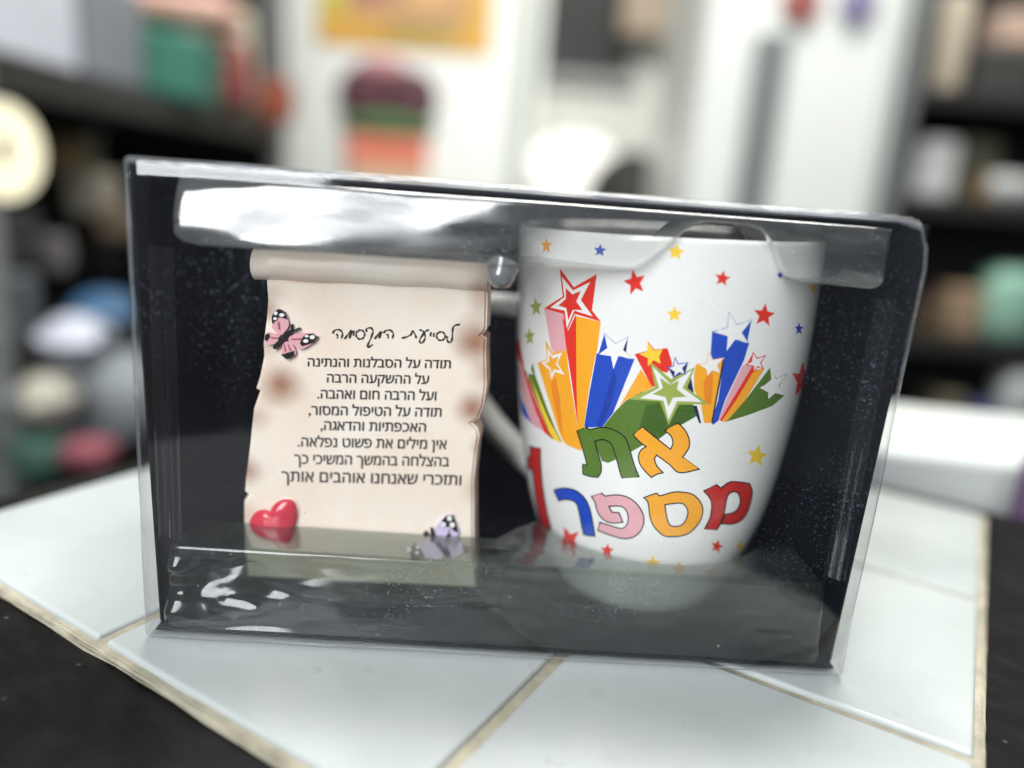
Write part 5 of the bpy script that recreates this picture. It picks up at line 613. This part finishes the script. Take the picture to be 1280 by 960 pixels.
# pen-written heading
bm = bmesh.new()
for s in SCROLL['script']:
    P = [Vector((x*MM, SD-.00004, z*MM)) for x, z in s]
    if len(P) > 2: P = catmull(P, 5)
    L_, R_ = [], []
    for i, q in enumerate(P):
        tg = (P[min(i+1, len(P)-1)]-P[max(i-1, 0)]).normalized(); nn = Vector((-tg.z, 0, tg.x)); wd = .00024+.00007*math.sin(i*.7)
        L_.append(bm.verts.new(q+nn*wd)); R_.append(bm.verts.new(q-nn*wd))
    for i in range(len(P)-1): bm.faces.new((L_[i], L_[i+1], R_[i+1], R_[i]))
bmesh.ops.recalc_face_normals(bm, faces=bm.faces)
obj('heading_script', bm, INK, scroll)
# printed message: every contour of the built-in Hebrew face filled on its own (they overlap), thickened by shifted copies
def outlines(txt):
    cu = bpy.data.curves.new('message', 'FONT'); cu.body = txt[::-1]; cu.size = 1.0
    to = bpy.data.objects.new('message', cu); col.objects.link(to)
    dg = bpy.context.evaluated_depsgraph_get(); ev = to.evaluated_get(dg); c = ev.to_curve(dg)
    loops = []
    for sp in c.splines:
        B = sp.bezier_points; l = []
        for i in range(len(B)):
            p, q = B[i], B[(i+1) % len(B)]; a_, b_, c_, d_ = p.co, p.handle_right, q.handle_left, q.co
            straight = abs((b_-a_).cross(d_-a_).z)+abs((c_-a_).cross(d_-a_).z) < 1e-5
            for k in range(1 if straight else 6):
                t = k/6; l.append((a_*(1-t)**3+b_*3*t*(1-t)**2+c_*3*t*t*(1-t)+d_*t**3).to_2d())
        loops.append(l)
    ev.to_curve_clear(); bpy.data.objects.remove(to); bpy.data.curves.remove(cu)
    return loops
def area2(l): return sum(l[i-1].x*l[i].y-l[i].x*l[i-1].y for i in range(len(l)))/2
def inside(p, l):
    r = False
    for i in range(len(l)):
        a_, b_ = l[i-1], l[i]
        if (a_.y > p.y) != (b_.y > p.y) and p.x < (b_.x-a_.x)*(p.y-a_.y)/(b_.y-a_.y)+a_.x: r = not r
    return r
hh = max(p.y for l in outlines('ה') for p in l)
for txt, pl, pr_, h in SCROLL['lines']:
    loops = outlines(txt)
    sg = 1 if area2(max(loops, key=lambda l: abs(area2(l)))) > 0 else -1
    big = [l for l in loops if area2(l)*sg > 0]
    holes = [l for l in loops if area2(l)*sg < 0 and any(inside(l[0], q) for q in big)]; outer = [l for l in loops if not any(l is q for q in holes)]
    x0 = min(p.x for l in loops for p in l); x1 = max(p.x for l in loops for p in l)
    dx, dz = pr_[0]-pl[0], pr_[1]-pl[1]
    bm = bmesh.new()
    for m_, o_ in enumerate(outer):
        grp = [o_]+[q for q in holes if inside(q[0], o_)]
        pts = [p for l in grp for p in l]
        tris = geometry.tessellate_polygon([[Vector((p.x, p.y, 0)) for p in l] for l in grp])
        for n_, (ox, oz) in enumerate(((0, 0), (.10, .02), (-.10, -.02), (.03, .06), (-.03, -.06))):
            vs = []
            for p in pts:
                u = (p.x-x0)/(x1-x0)
                vs.append(bm.verts.new(((pl[0]+dx*u+ox)*MM, SD-.00004-.000004*n_-.0000015*(m_ % 3), (pl[1]+dz*u+p.y/hh*h+oz)*MM)))
            for t3 in tris:
                try: bm.faces.new([vs[i] for i in t3])
                except ValueError: pass
    for f in bm.faces:
        f.normal_update()
        if f.normal.y > 0: f.normal_flip()
    obj('message_line', bm, INK, scroll)
# raised butterflies and heart
def butterfly(name, items):
    bm = bmesh.new()
    for i, (c, l) in enumerate(items):
        base = c in ('pink', 'lilac')
        hgt = .0009 if base else (.0011 if c in ('ink', 'rose') else .0013)
        ll = [(x*MM, z*MM) for x, z in l]
        f0 = [bm.verts.new((x, SD-hgt-.00001*i, z)) for x, z in ll]; f1 = [bm.verts.new((x, SD+.0002, z)) for x, z in ll]
        n = len(ll); mi = CN.index(c)
        for tri in geometry.tessellate_polygon([[Vector((x, z, 0)) for x, z in ll]]):
            f = bm.faces.new([f0[k] for k in tri]); f.material_index = mi
        for k in range(n): bm.faces.new((f0[k], f0[(k+1) % n], f1[(k+1) % n], f1[k])).material_index = mi
    bmesh.ops.recalc_face_normals(bm, faces=bm.faces)
    return obj(name, bm, [PAINT[k] for k in CN], scroll)
o = butterfly('butterfly', SCROLL['pinkfly']); o['label'] = 'pink butterfly with black wing tips'
o = butterfly('butterfly', SCROLL['lilacfly']); o['label'] = 'lilac butterfly with black wing tips'
bm = bmesh.new()
hl = [(x*MM, z*MM) for x, z in SCROLL['heart']]; hcx = sum(p[0] for p in hl)/len(hl); hcz = sum(p[1] for p in hl)/len(hl)
rings = []
for s in (1.07, 1.0, .97, .9, .78, .6, .4, .2):
    hgt = .0002 if s > 1 else .0024*math.sqrt(max(0, 1-s**2.2))+.0003
    rings.append([bm.verts.new((hcx+(x-hcx)*s, SD-hgt, hcz+(z-hcz)*s)) for x, z in hl])
for k, (p_, q_) in enumerate(zip(rings, rings[1:])):
    for i in range(len(hl)):
        f = bm.faces.new((p_[i], p_[(i+1) % len(hl)], q_[(i+1) % len(hl)], q_[i])); f.material_index = 1 if k == 0 else 0; f.smooth = True
f = bm.faces.new(rings[-1]); f.smooth = True
bmesh.ops.recalc_face_normals(bm, faces=bm.faces)
obj('heart', bm, [solid('heart_red', (.62, .03, .06), .2, .1, 300, coat=.4), PARCH], scroll)

# ------------------------------------------------------------------ what stands behind, out of focus
def boxthing(name, lo, hi, m, label, cat, bevel=.004, rot=None, parent=None, group=None):
    bm = bmesh.new(); add_box(bm, lo, hi, bevel=bevel, rot=rot)
    o = obj(name, bm, m, parent)
    if not parent: tag(o, label, cat, group)
    return o
def rect(p, q):
    """world x-z rectangle from two corners"""
    return min(p[0], q[0]), max(p[0], q[0]), min(p[2], q[2]), max(p[2], q[2])
WALLM = solid('off_white_wall', (.58, .59, .54), .7, .08, 5)
WHITE = solid('white_enamel', (.82, .84, .80), .35, .03, 8)
DARKM = solid('dark_shelf_paint', (.018, .018, .017), .6, .3, 10)
GREYM = solid('grey_plastic', (.20, .21, .21), .5, .1, 20)
# floor and back wall
bm = bmesh.new(); add_box(bm, (-2.2, -.6, -.80), (2.6, 3.3, -.75)); structure(obj('floor', bm, solid('floor_dark', (.08, .075, .07), .5, .3, 6)))
bm = bmesh.new(); add_box(bm, (-2.2, 2.60, -.75), (2.6, 2.68, 2.2)); tag(obj('back_wall', bm, WALLM), 'off-white wall at the far end of the room, behind the poster and the door', 'wall')
# white panel with the posters
x0, x1, z0, z1 = rect((-0.7613, 2.4500, 1.1384), (0.0191, 2.4500, -0.3338))
bm = bmesh.new(); add_box(bm, (x0, 2.44, -.75), (x1, 2.52, z1), bevel=.006); tag(obj('wall_panel', bm, WHITE), 'wide white panel behind the yellow poster', 'panel')
x0, x1, z0, z1 = rect((-0.6511, 2.4300, 0.9227), (-0.1398, 2.4300, 0.4973))
post = thing('poster', 'yellow and orange poster high on the white panel', 'poster', ((x0+x1)/2, 2.436, z0))
W_, H_ = x1-x0, z1-z0
def patch(name, u0, u1, v0, v1, c, lift, parent):
    bm = bmesh.new(); add_box(bm, (W_*(u0-.5), -.003-lift, H_*v0), (W_*(u1-.5), 0, H_*v1), bevel=.0005); return obj(name, bm, solid(name+'_ink', c, .5, .35, 14), parent)
patch('sheet', 0, 1, 0, 1, (.62, .34, .05), 0, post)
patch('picture_panel', .17, .86, .17, .97, (.50, .29, .14), .001, post)
patch('picture_panel', .02, .14, .20, .97, (.55, .52, .10), .001, post)
patch('picture_panel', .20, .42, .30, .60, (.36, .13, .10), .002, post)
patch('picture_panel', .55, .75, .32, .70, (.82, .42, .15), .002, post)
patch('picture_panel', .40, .80, .06, .15, (.30, .24, .06), .002, post)
# hanging decoration of rounded coloured shapes
P1 = (-0.4337, 2.4200, 0.3680); dec = thing('hanging_decoration', 'dark plum, green and coral decoration hanging under the yellow poster', 'decoration', (P1[0], 2.42, P1[2]))
S1 = 2.42/961
def blob(name, cx_, cz_, rx, rz, ry, c):
    bm = bmesh.new(); bmesh.ops.create_icosphere(bm, subdivisions=3, radius=1)
    for v in bm.verts: v.co = Vector((cx_+v.co.x*rx, v.co.y*ry, cz_+v.co.z*rz))
    return obj(name, bm, solid(name+'_felt', c, .8, .2, 20), dec, True)
blob('plum_crown', -28*S1, 0, 32*S1, 32*S1, .03, (.10, .035, .045)); blob('plum_crown', 28*S1, -2*S1, 32*S1, 32*S1, .03, (.10, .04, .05))
blob('pink_tuft', -8*S1, 30*S1, 30*S1, 12*S1, .025, (.55, .25, .27))
blob('green_band', 2*S1, -34*S1, 58*S1, 13*S1, .035, (.09, .20, .08))
bm = bmesh.new(); add_box(bm, (-48*S1, -.02, -84*S1), (50*S1, .02, -48*S1), bevel=.008); obj('coral_band', bm, solid('coral_felt', (.72, .22, .14), .8, .1, 20), dec)
bm = bmesh.new(); add_box(bm, (-42*S1, -.02, -130*S1), (44*S1, .02, -84*S1), bevel=.008); obj('beige_base', bm, solid('beige_felt', (.68, .53, .36), .8, .1, 20), dec)
# door frame post, inner wall, dark screen, cupboard
x0, x1, z0, z1 = rect((-0.0414, 2.4000, 0.3897), (-0.0086, 2.4000, 0.3920)); z0, z1 = -.75, 1.2
bm = bmesh.new(); add_box(bm, (x0, 2.38, -.75), (x1, 2.46, z1), bevel=.004); tag(obj('door_post', bm, solid('grey_green_paint', (.40, .43, .37), .5)), 'thin grey-green post right of the white panel', 'post')
x0, x1, z0, z1 = rect((-0.0593, 2.5000, 1.0280), (0.2960, 2.5000, 0.4897))
scr = thing('dark_window', 'dark square window high on the off-white wall', 'window', ((x0+x1)/2, 2.58, z0))
bm = bmesh.new(); add_box(bm, (x0-(x0+x1)/2, 0, 0), (x1-(x0+x1)/2, .03, z1-z0), bevel=.003); obj('pane', bm, solid('dark_glass', (.022, .024, .022), .3), scr)
bm = bmesh.new()
ww = (x1-x0)/2; hh_ = z1-z0
for lo, hi in (((-ww-.025, -.012, -.03), (ww+.025, .03, 0)), ((-ww-.025, -.012, hh_), (ww+.025, .03, hh_+.03)), ((-ww-.025, -.012, 0), (-ww, .03, hh_)), ((ww, -.012, 0), (ww+.025, .03, hh_))): add_box(bm, lo, hi)
obj('frame', bm, solid('grey_frame', (.30, .31, .30), .5), scr)
x0, x1, z0, z1 = rect((0.2444, 2.5500, 1.1283), (0.4867, 2.5500, 0.6024))
boxthing('wall_cabinet', (x0, 2.50, z0), (x1, 2.60, z1), solid('tan_wood', (.32, .25, .18), .6, .2, 12), 'tan cabinet on the wall right of the dark window', 'cabinet')
# round white globe, glow put in as emission, and dark dome
P = (0.1308, 2.3000, 0.2016)
lamp = thing('glowing_globe', 'glowing white globe on a stand, left of the dark dome', 'lamp', (P[0], 2.3, -.75))
bm = bmesh.new(); add_lathe(bm, [(0, -.095), (.06, -.085), (.11, -.045), (.125, 0), (.11, .045), (.06, .082), (0, .09)], 32, center=(0, 0, P[2]+.75))
gm, nt, N, L, out = newmat('emissive_globe'); e = N.new('ShaderNodeEmission'); e.inputs[0].default_value = (1, .985, .90, 1); e.inputs[1].default_value = 1.6; L.new(e.outputs[0], out.inputs[0])
obj('globe', bm, gm, lamp, True)
bm = bmesh.new(); add_lathe(bm, [(.12, 0), (.12, .02), (.018, .03), (.014, P[2]+.66), (.03, P[2]+.67)], 20); obj('stand', bm, GREYM, lamp, True)
P = (0.2743, 2.1000, 0.1283)
dome = thing('dome_bin', 'dark rounded bin lid in front of the off-white wall', 'bin', (P[0], 2.1, -.75))
bm = bmesh.new(); add_lathe(bm, [(.10, 0), (.12, .45), (.125, P[2]+.70)], 28); obj('bin_body', bm, GREYM, dome, True)
bm = bmesh.new(); add_lathe(bm, [(.125, P[2]+.70), (.12, P[2]+.76), (.09, P[2]+.82), (.045, P[2]+.855), (0, P[2]+.865)], 28); obj('lid', bm, DARKM, dome, True)
# tall white fridge with a grey handle strip and magnets
x0, x1, z0, z1 = rect((0.2732, 1.4000, 0.2986), (0.6167, 1.4000, 0.3235)); z0, z1 = -.75, .80
fr = thing('fridge', 'tall white fridge with a long grey handle', 'fridge', ((x0+x1)/2, 1.40, -.75))
xa, xb = x0-(x0+x1)/2, x1-(x0+x1)/2; zt = z1+.75
bm = bmesh.new(); add_box(bm, (xa, 0, 0), (xb, .42, zt), bevel=.01); obj('cabinet', bm, WHITE, fr)
Q0 = (0.3286, 1.3700, 0.3984); Q1 = (0.4324, 1.3700, 0.0277); Q0 = ((0.3542, 1.3700, 0.2242)[0], 0, Q0[2]); Q1 = ((0.4107, 1.3700, 0.2283)[0], 0, Q1[2]); c0 = (x0+x1)/2
bm = bmesh.new(); add_box(bm, (xa+.004, -.03, .02), (xb-.03, -.001, zt-.01), bevel=.012, seg=3); obj('door', bm, WHITE, fr)
bm = bmesh.new(); add_box(bm, (Q0[0]-c0, -.046, Q1[2]+.75-.25), (Q1[0]-c0, -.0305, Q0[2]+.75), bevel=.006); obj('handle', bm, GREYM, fr)
for px, c, nm in (((0.4207, 1.3600, 0.4485), (.34, .11, .10), 'red round magnet high on the white fridge door'), ((0.5126, 1.3600, 0.4549), (.25, .22, .36), 'mauve round magnet high on the white fridge door')):
    bm = bmesh.new(); bmesh.ops.create_cone(bm, cap_ends=True, segments=24, radius1=.034, radius2=.028, depth=.010, matrix=Matrix.Rotation(R(90), 4, 'X'))
    o = obj('magnet', bm, solid('magnet_enamel', c, .4), None); o.location = (px[0], 1.3645, px[2]); tag(o, nm, 'magnet')

# left: shelf unit that runs back along the wall
zs = .2285
ls = thing('shelf_unit', 'long dark shelf unit along the left, loaded with bags and boxes', 'shelf', (-.66, .95, -.75))
def rel(x, y, z): return (x+.66, y-.95, z+.75)
def shelf_part(name, lo, hi, m=DARKM, bevel=.003):
    bm = bmesh.new(); add_box(bm, rel(*lo), rel(*hi), bevel=bevel); obj(name, bm, m, ls)
for z in (zs, -.16, -.50): shelf_part('shelf_board', (-1.06, .85, z-.045), (-.60, 1.95, z))
shelf_part('back_board', (-1.08, .85, -.75), (-1.061, 1.95, .95))
shelf_part('end_board', (-1.06, 1.951, -.75), (-.600, 1.97, .95))
for y in (.86, 1.90): shelf_part('post', (-.625, y, -.75), (-.596, y+.03, .95), GREYM)
def blocky(name, cx_, cy_, z, sx, sy, sz, c, label, cat, rz=0, tilt=0, bevel=.01, group=None, rough=.6):
    bm = bmesh.new(); add_box(bm, (-sx/2, -sy/2, 0), (sx/2, sy/2, sz), bevel=bevel, seg=3)
    if bevel > .015:
        for v in bm.verts: v.co += Vector((math.sin(v.co.z*31+cx_*9), math.cos(v.co.x*37), math.sin(v.co.y*33)))*min(sx, sy, sz)*.05
    o = obj(name, bm, solid(name+'_mat', c, rough, .12, 18), None, bevel > .015); o.location = (cx_, cy_, z); o.rotation_euler = (0, R(tilt), R(rz))
    return tag(o, label, cat, group)
blocky('carton', -.72, 1.05, zs, .16, .2, .16, (.62, .64, .72), 'white carton on the top left shelf, at the frame edge', 'carton')
blocky('carton', -.70, 1.24, zs, .14, .16, .15, (.22, .23, .26), 'grey carton beside the green box on the top left shelf', 'carton')
blocky('storage_box', -.635, 1.40, zs+.001, .15, .14, .105, (.035, .17, .12), 'teal green box tipped forward on the top left shelf', 'box', 5, 8)
blocky('cloth_bag', -.615, 1.58, zs, .10, .14, .135, (.24, .03, .035), 'dark red cloth bag right of the teal green box', 'bag', 0, 0, .03)
blocky('wrapped_parcel', -.66, 1.52, zs+.137, .20, .16, .05, (.72, .42, .34), 'salmon parcel lying on top of the red bag', 'parcel', 8, 0, .02)
blocky('paper_bag', -.66, 1.70, zs, .13, .12, .21, (.62, .60, .46), 'pale cream paper bag standing behind the salmon parcel', 'bag', 0, 0, .03)
blocky('tin', -.575, 1.82, zs+.001, .07, .06, .09, (.28, .07, .035), 'orange-red tin at the far end of the top left shelf', 'tin')
# cream ring by the near post, brightness put in as emission
P = (-0.5299, 0.8000, 0.1203)
bm = bmesh.new(); mr_, nr = .027, .0165
for i in range(40):
    a = 2*math.pi*i/40
    for j in range(16):
        b = 2*math.pi*j/16; r = mr_+nr*math.cos(b)
        bm.verts.new((r*math.cos(a)*.9, nr*.8*math.sin(b), r*math.sin(a)*1.12))
bm.verts.ensure_lookup_table()
for i in range(40):
    for j in range(16): bm.faces.new([bm.verts[q] for q in (i*16+j, ((i+1) % 40)*16+j, ((i+1) % 40)*16+(j+1) % 16, i*16+(j+1) % 16)])
bmesh.ops.recalc_face_normals(bm, faces=bm.faces)
rm_, nt, N, L, out = newmat('emissive_ring'); e = N.new('ShaderNodeEmission'); e.inputs[0].default_value = (1, .93, .66, 1); e.inputs[1].default_value = 1.35; L.new(e.outputs[0], out.inputs[0])
o = obj('glowing_ring', bm, rm_, None, True); o.location = P; tag(o, 'glowing cream ring hanging at the left in front of the shelves', 'lamp')
# lower left goods
blocky('cloth_bundle', -.60, 1.02, -.16, .08, .08, .055, (.035, .10, .20), 'blue bundle on the lower left shelf, above the white bag', 'bundle', 0, 0, .03).location = (-0.5604, 1.0200, -0.1080)
blocky('plastic_bag', 0, 0, 0, .085, .08, .06, (.50, .52, .60), 'shiny white plastic bag in front of the blue bundle', 'bag', 0, 0, .04).location = (-0.5493, 0.9300, -0.1286)
blocky('plastic_bag', 0, 0, 0, .065, .06, .06, (.46, .43, .36), 'cream bag sitting lower left, under the white bag', 'bag', 0, 0, .03).location = (-0.5388, 0.8500, -0.1821)
blocky('plastic_bag', 0, 0, 0, .14, .11, .11, (.20, .22, .24), 'grey bag beside the cream bag, next to the gift box', 'bag', 0, 0, .04).location = (-0.5278, 0.9600, -0.2346)
blocky('folded_cloth', 0, 0, 0, .05, .05, .026, (.26, .07, .09), 'dark pink cloth low on the left behind the tiles', 'cloth', 0, 0, .01).location = (-0.4852, 0.8400, -0.2247)
blocky('jar', 0, 0, 0, .05, .05, .045, (.05, .12, .09), 'dark green jar low on the left beside the pink cloth', 'jar', 0, 0, .012).location = (-0.5427, 0.8400, -0.2413)
blocky('jar', 0, 0, 0, .05, .05, .06, (.16, .11, .04), 'brown jar on the middle left, right of the cream ring', 'jar', 0, 0, .012).location = (-0.6925, 1.2000, 0.0885)
blocky('jar', 0, 0, 0, .06, .06, .07, (.24, .22, .17), 'beige jar on the middle left, lower right of the cream ring', 'jar', 0, 0, .012).location = (-0.6592, 1.2000, 0.0312)

more = [('tin', (-0.6580, 1.0000, -0.0217), .05, .07, (.03, .03, .032), 'black tin at the left frame edge below the cream ring', 'tin'),
 ('jar', (-0.6452, 1.0500, -0.0362), .05, .05, (.13, .12, .12), 'dark grey jar between the black tin and the blue bundle', 'jar'),
 ('carton', (-0.6356, 0.9500, -0.1168), .05, .09, (.09, .10, .11), 'charcoal carton at the left frame edge beside the white bag', 'carton'),
 ('tin', (-0.5976, 1.1500, 0.0048), .05, .05, (.10, .07, .04), 'brown tin just left of the gift box corner', 'tin'),
 ('carton', (-0.5890, 0.8600, -0.2221), .05, .07, (.14, .15, .15), 'grey carton low at the left frame edge beside the green jar', 'carton'),
 ('bottle', (-0.5552, 1.0500, -0.1765), .035, .09, (.11, .13, .15), 'slate bottle between the white bag and the gift box', 'bottle')]
for nm, p, wd, ht, c, lb, ct in more:
    blocky(nm, 0, 0, 0, wd, wd, ht, c, lb, ct, 12, 0, .008).location = p

# right: dark shelving with goods
P0 = (0.6858, 1.5000, 0.2560); P2 = (1.3949, 1.5000, -0.2804)
rsu = thing('shelf_unit', 'dark shelf unit at the right, behind the corner of the gift box', 'shelf', (P0[0], 1.45, -.75))
def rpart(name, lo, hi, m=DARKM):
    bm = bmesh.new(); add_box(bm, (lo[0]-P0[0], lo[1]-1.45, lo[2]+.75), (hi[0]-P0[0], hi[1]-1.45, hi[2]+.75), bevel=.003); obj(name, bm, m, rsu)
xr = P0[0]
rpart('side_panel', (xr-.045, 1.45, -.75), (xr-.012, 1.90, 1.0), GREYM)
rpart('back_board', (xr-.01, 1.86, -.75), (xr+.75, 1.90, 1.0))
zz = [(0.7725, 1.5000, 0.3489)[2], (0.8131, 1.5000, 0.1616)[2], (0.8679, 1.5000, -0.0913)[2], (0.9100, 1.5000, -0.2855)[2]]
for z in zz: rpart('shelf_board', (xr-.012, 1.45, z-.028), (xr+.75, 1.86, z))
def rgood(name, px, bot, wpx, hpx, Y, c, label, cat, bevel=.012):
    return blocky(name, px[0], Y, bot, wpx*Y/961, .09, hpx*Y/961, c, label, cat, 0, 0, bevel)
rgood('bottle', (0.7545, 1.5500, 0.4347), zz[0], 30, 110, 1.55, (.55, .47, .36), 'tall beige bottle on the upper right shelf', 'bottle', .018)
rgood('carton', (0.8816, 1.6000, 0.4522), zz[0]+.0, 70, 60, 1.6, (.045, .045, .042), 'black carton on the upper right shelf beside the beige bottle', 'carton')
rgood('wrapped_parcel', (0.9143, 1.6200, 0.5292), zz[0]+.1, 60, 40, 1.62, (.50, .36, .28), 'tan parcel on top of the black carton', 'parcel')
rgood('paper_stack', (0.7497, 1.5200, 0.2474), zz[1], 44, 68, 1.52, (.52, .53, .52), 'light grey paper stack on the middle right shelf, by the side panel', 'papers', .01)
rgood('carton', (0.8453, 1.5600, 0.2711), zz[1], 46, 72, 1.56, (.15, .14, .09), 'olive carton beside the light grey paper stack', 'carton')
rgood('plastic_bag', (0.8894, 1.5000, 0.2353), zz[1], 60, 36, 1.5, (.40, .41, .40), 'grey plastic bag right of the olive carton', 'bag', .025)
rgood('carton', (0.8581, 1.5200, -0.0317), zz[2], 44, 60, 1.52, (.30, .21, .13), 'tan carton on the lower right shelf', 'carton')
rgood('cloth_bag', (0.9431, 1.5000, -0.0223), zz[2], 62, 90, 1.5, (.26, .46, .36), 'mint green bag on the lower right shelf', 'bag', .03)
rgood('tin', (0.9231, 1.5000, -0.1841), zz[3], 40, 42, 1.5, (.035, .05, .16), 'navy tin on the bottom right shelf', 'tin', .012)
rgood('plastic_bag', (0.9890, 1.4800, -0.1577), zz[3], 46, 90, 1.48, (.36, .38, .38), 'crumpled grey bag beside the navy tin', 'bag', .03)
rgood('jar', (0.7960, 1.5000, -0.0103), zz[2], 24, 40, 1.5, (.09, .06, .035), 'small brown jar left of the tan carton', 'jar', .008)
rgood('tin', (0.9230, 1.5400, -0.0376), zz[2], 26, 34, 1.54, (.20, .19, .17), 'grey tin between the tan carton and the mint bag', 'tin', .008)
rgood('carton', (0.8604, 1.5000, -0.1891), zz[3], 34, 52, 1.5, (.14, .12, .08), 'khaki carton left of the navy tin', 'carton', .006)
rgood('jar', (0.8532, 1.5200, 0.2694), zz[1], 20, 30, 1.52, (.22, .13, .05), 'amber jar between the olive carton and the grey bag', 'jar', .008)
# second white counter right behind, and a purple bag
q = (0.1880, 0.3788, 0.0000); r_ = (0.2221, 0.4568, 0.0000)
bm = bmesh.new(); add_box(bm, (.17, 0, -.04), (1.0, .115, .0), bevel=.004)
o = obj('white_counter', bm, solid('counter_white', (.74, .77, .74), .3, .04, 10)); o.location = (0, .3885+.028, .0); o.rotation_euler = (0, 0, R(-6)); tag(o, 'white counter slab behind the tiled table at the right', 'counter')
blocky('cloth_bag', .254, .333, -.03, .035, .03, .056, (.17, .10, .20), 'purple bag at the right frame edge beside the white counter', 'bag', 10, 0, .012)
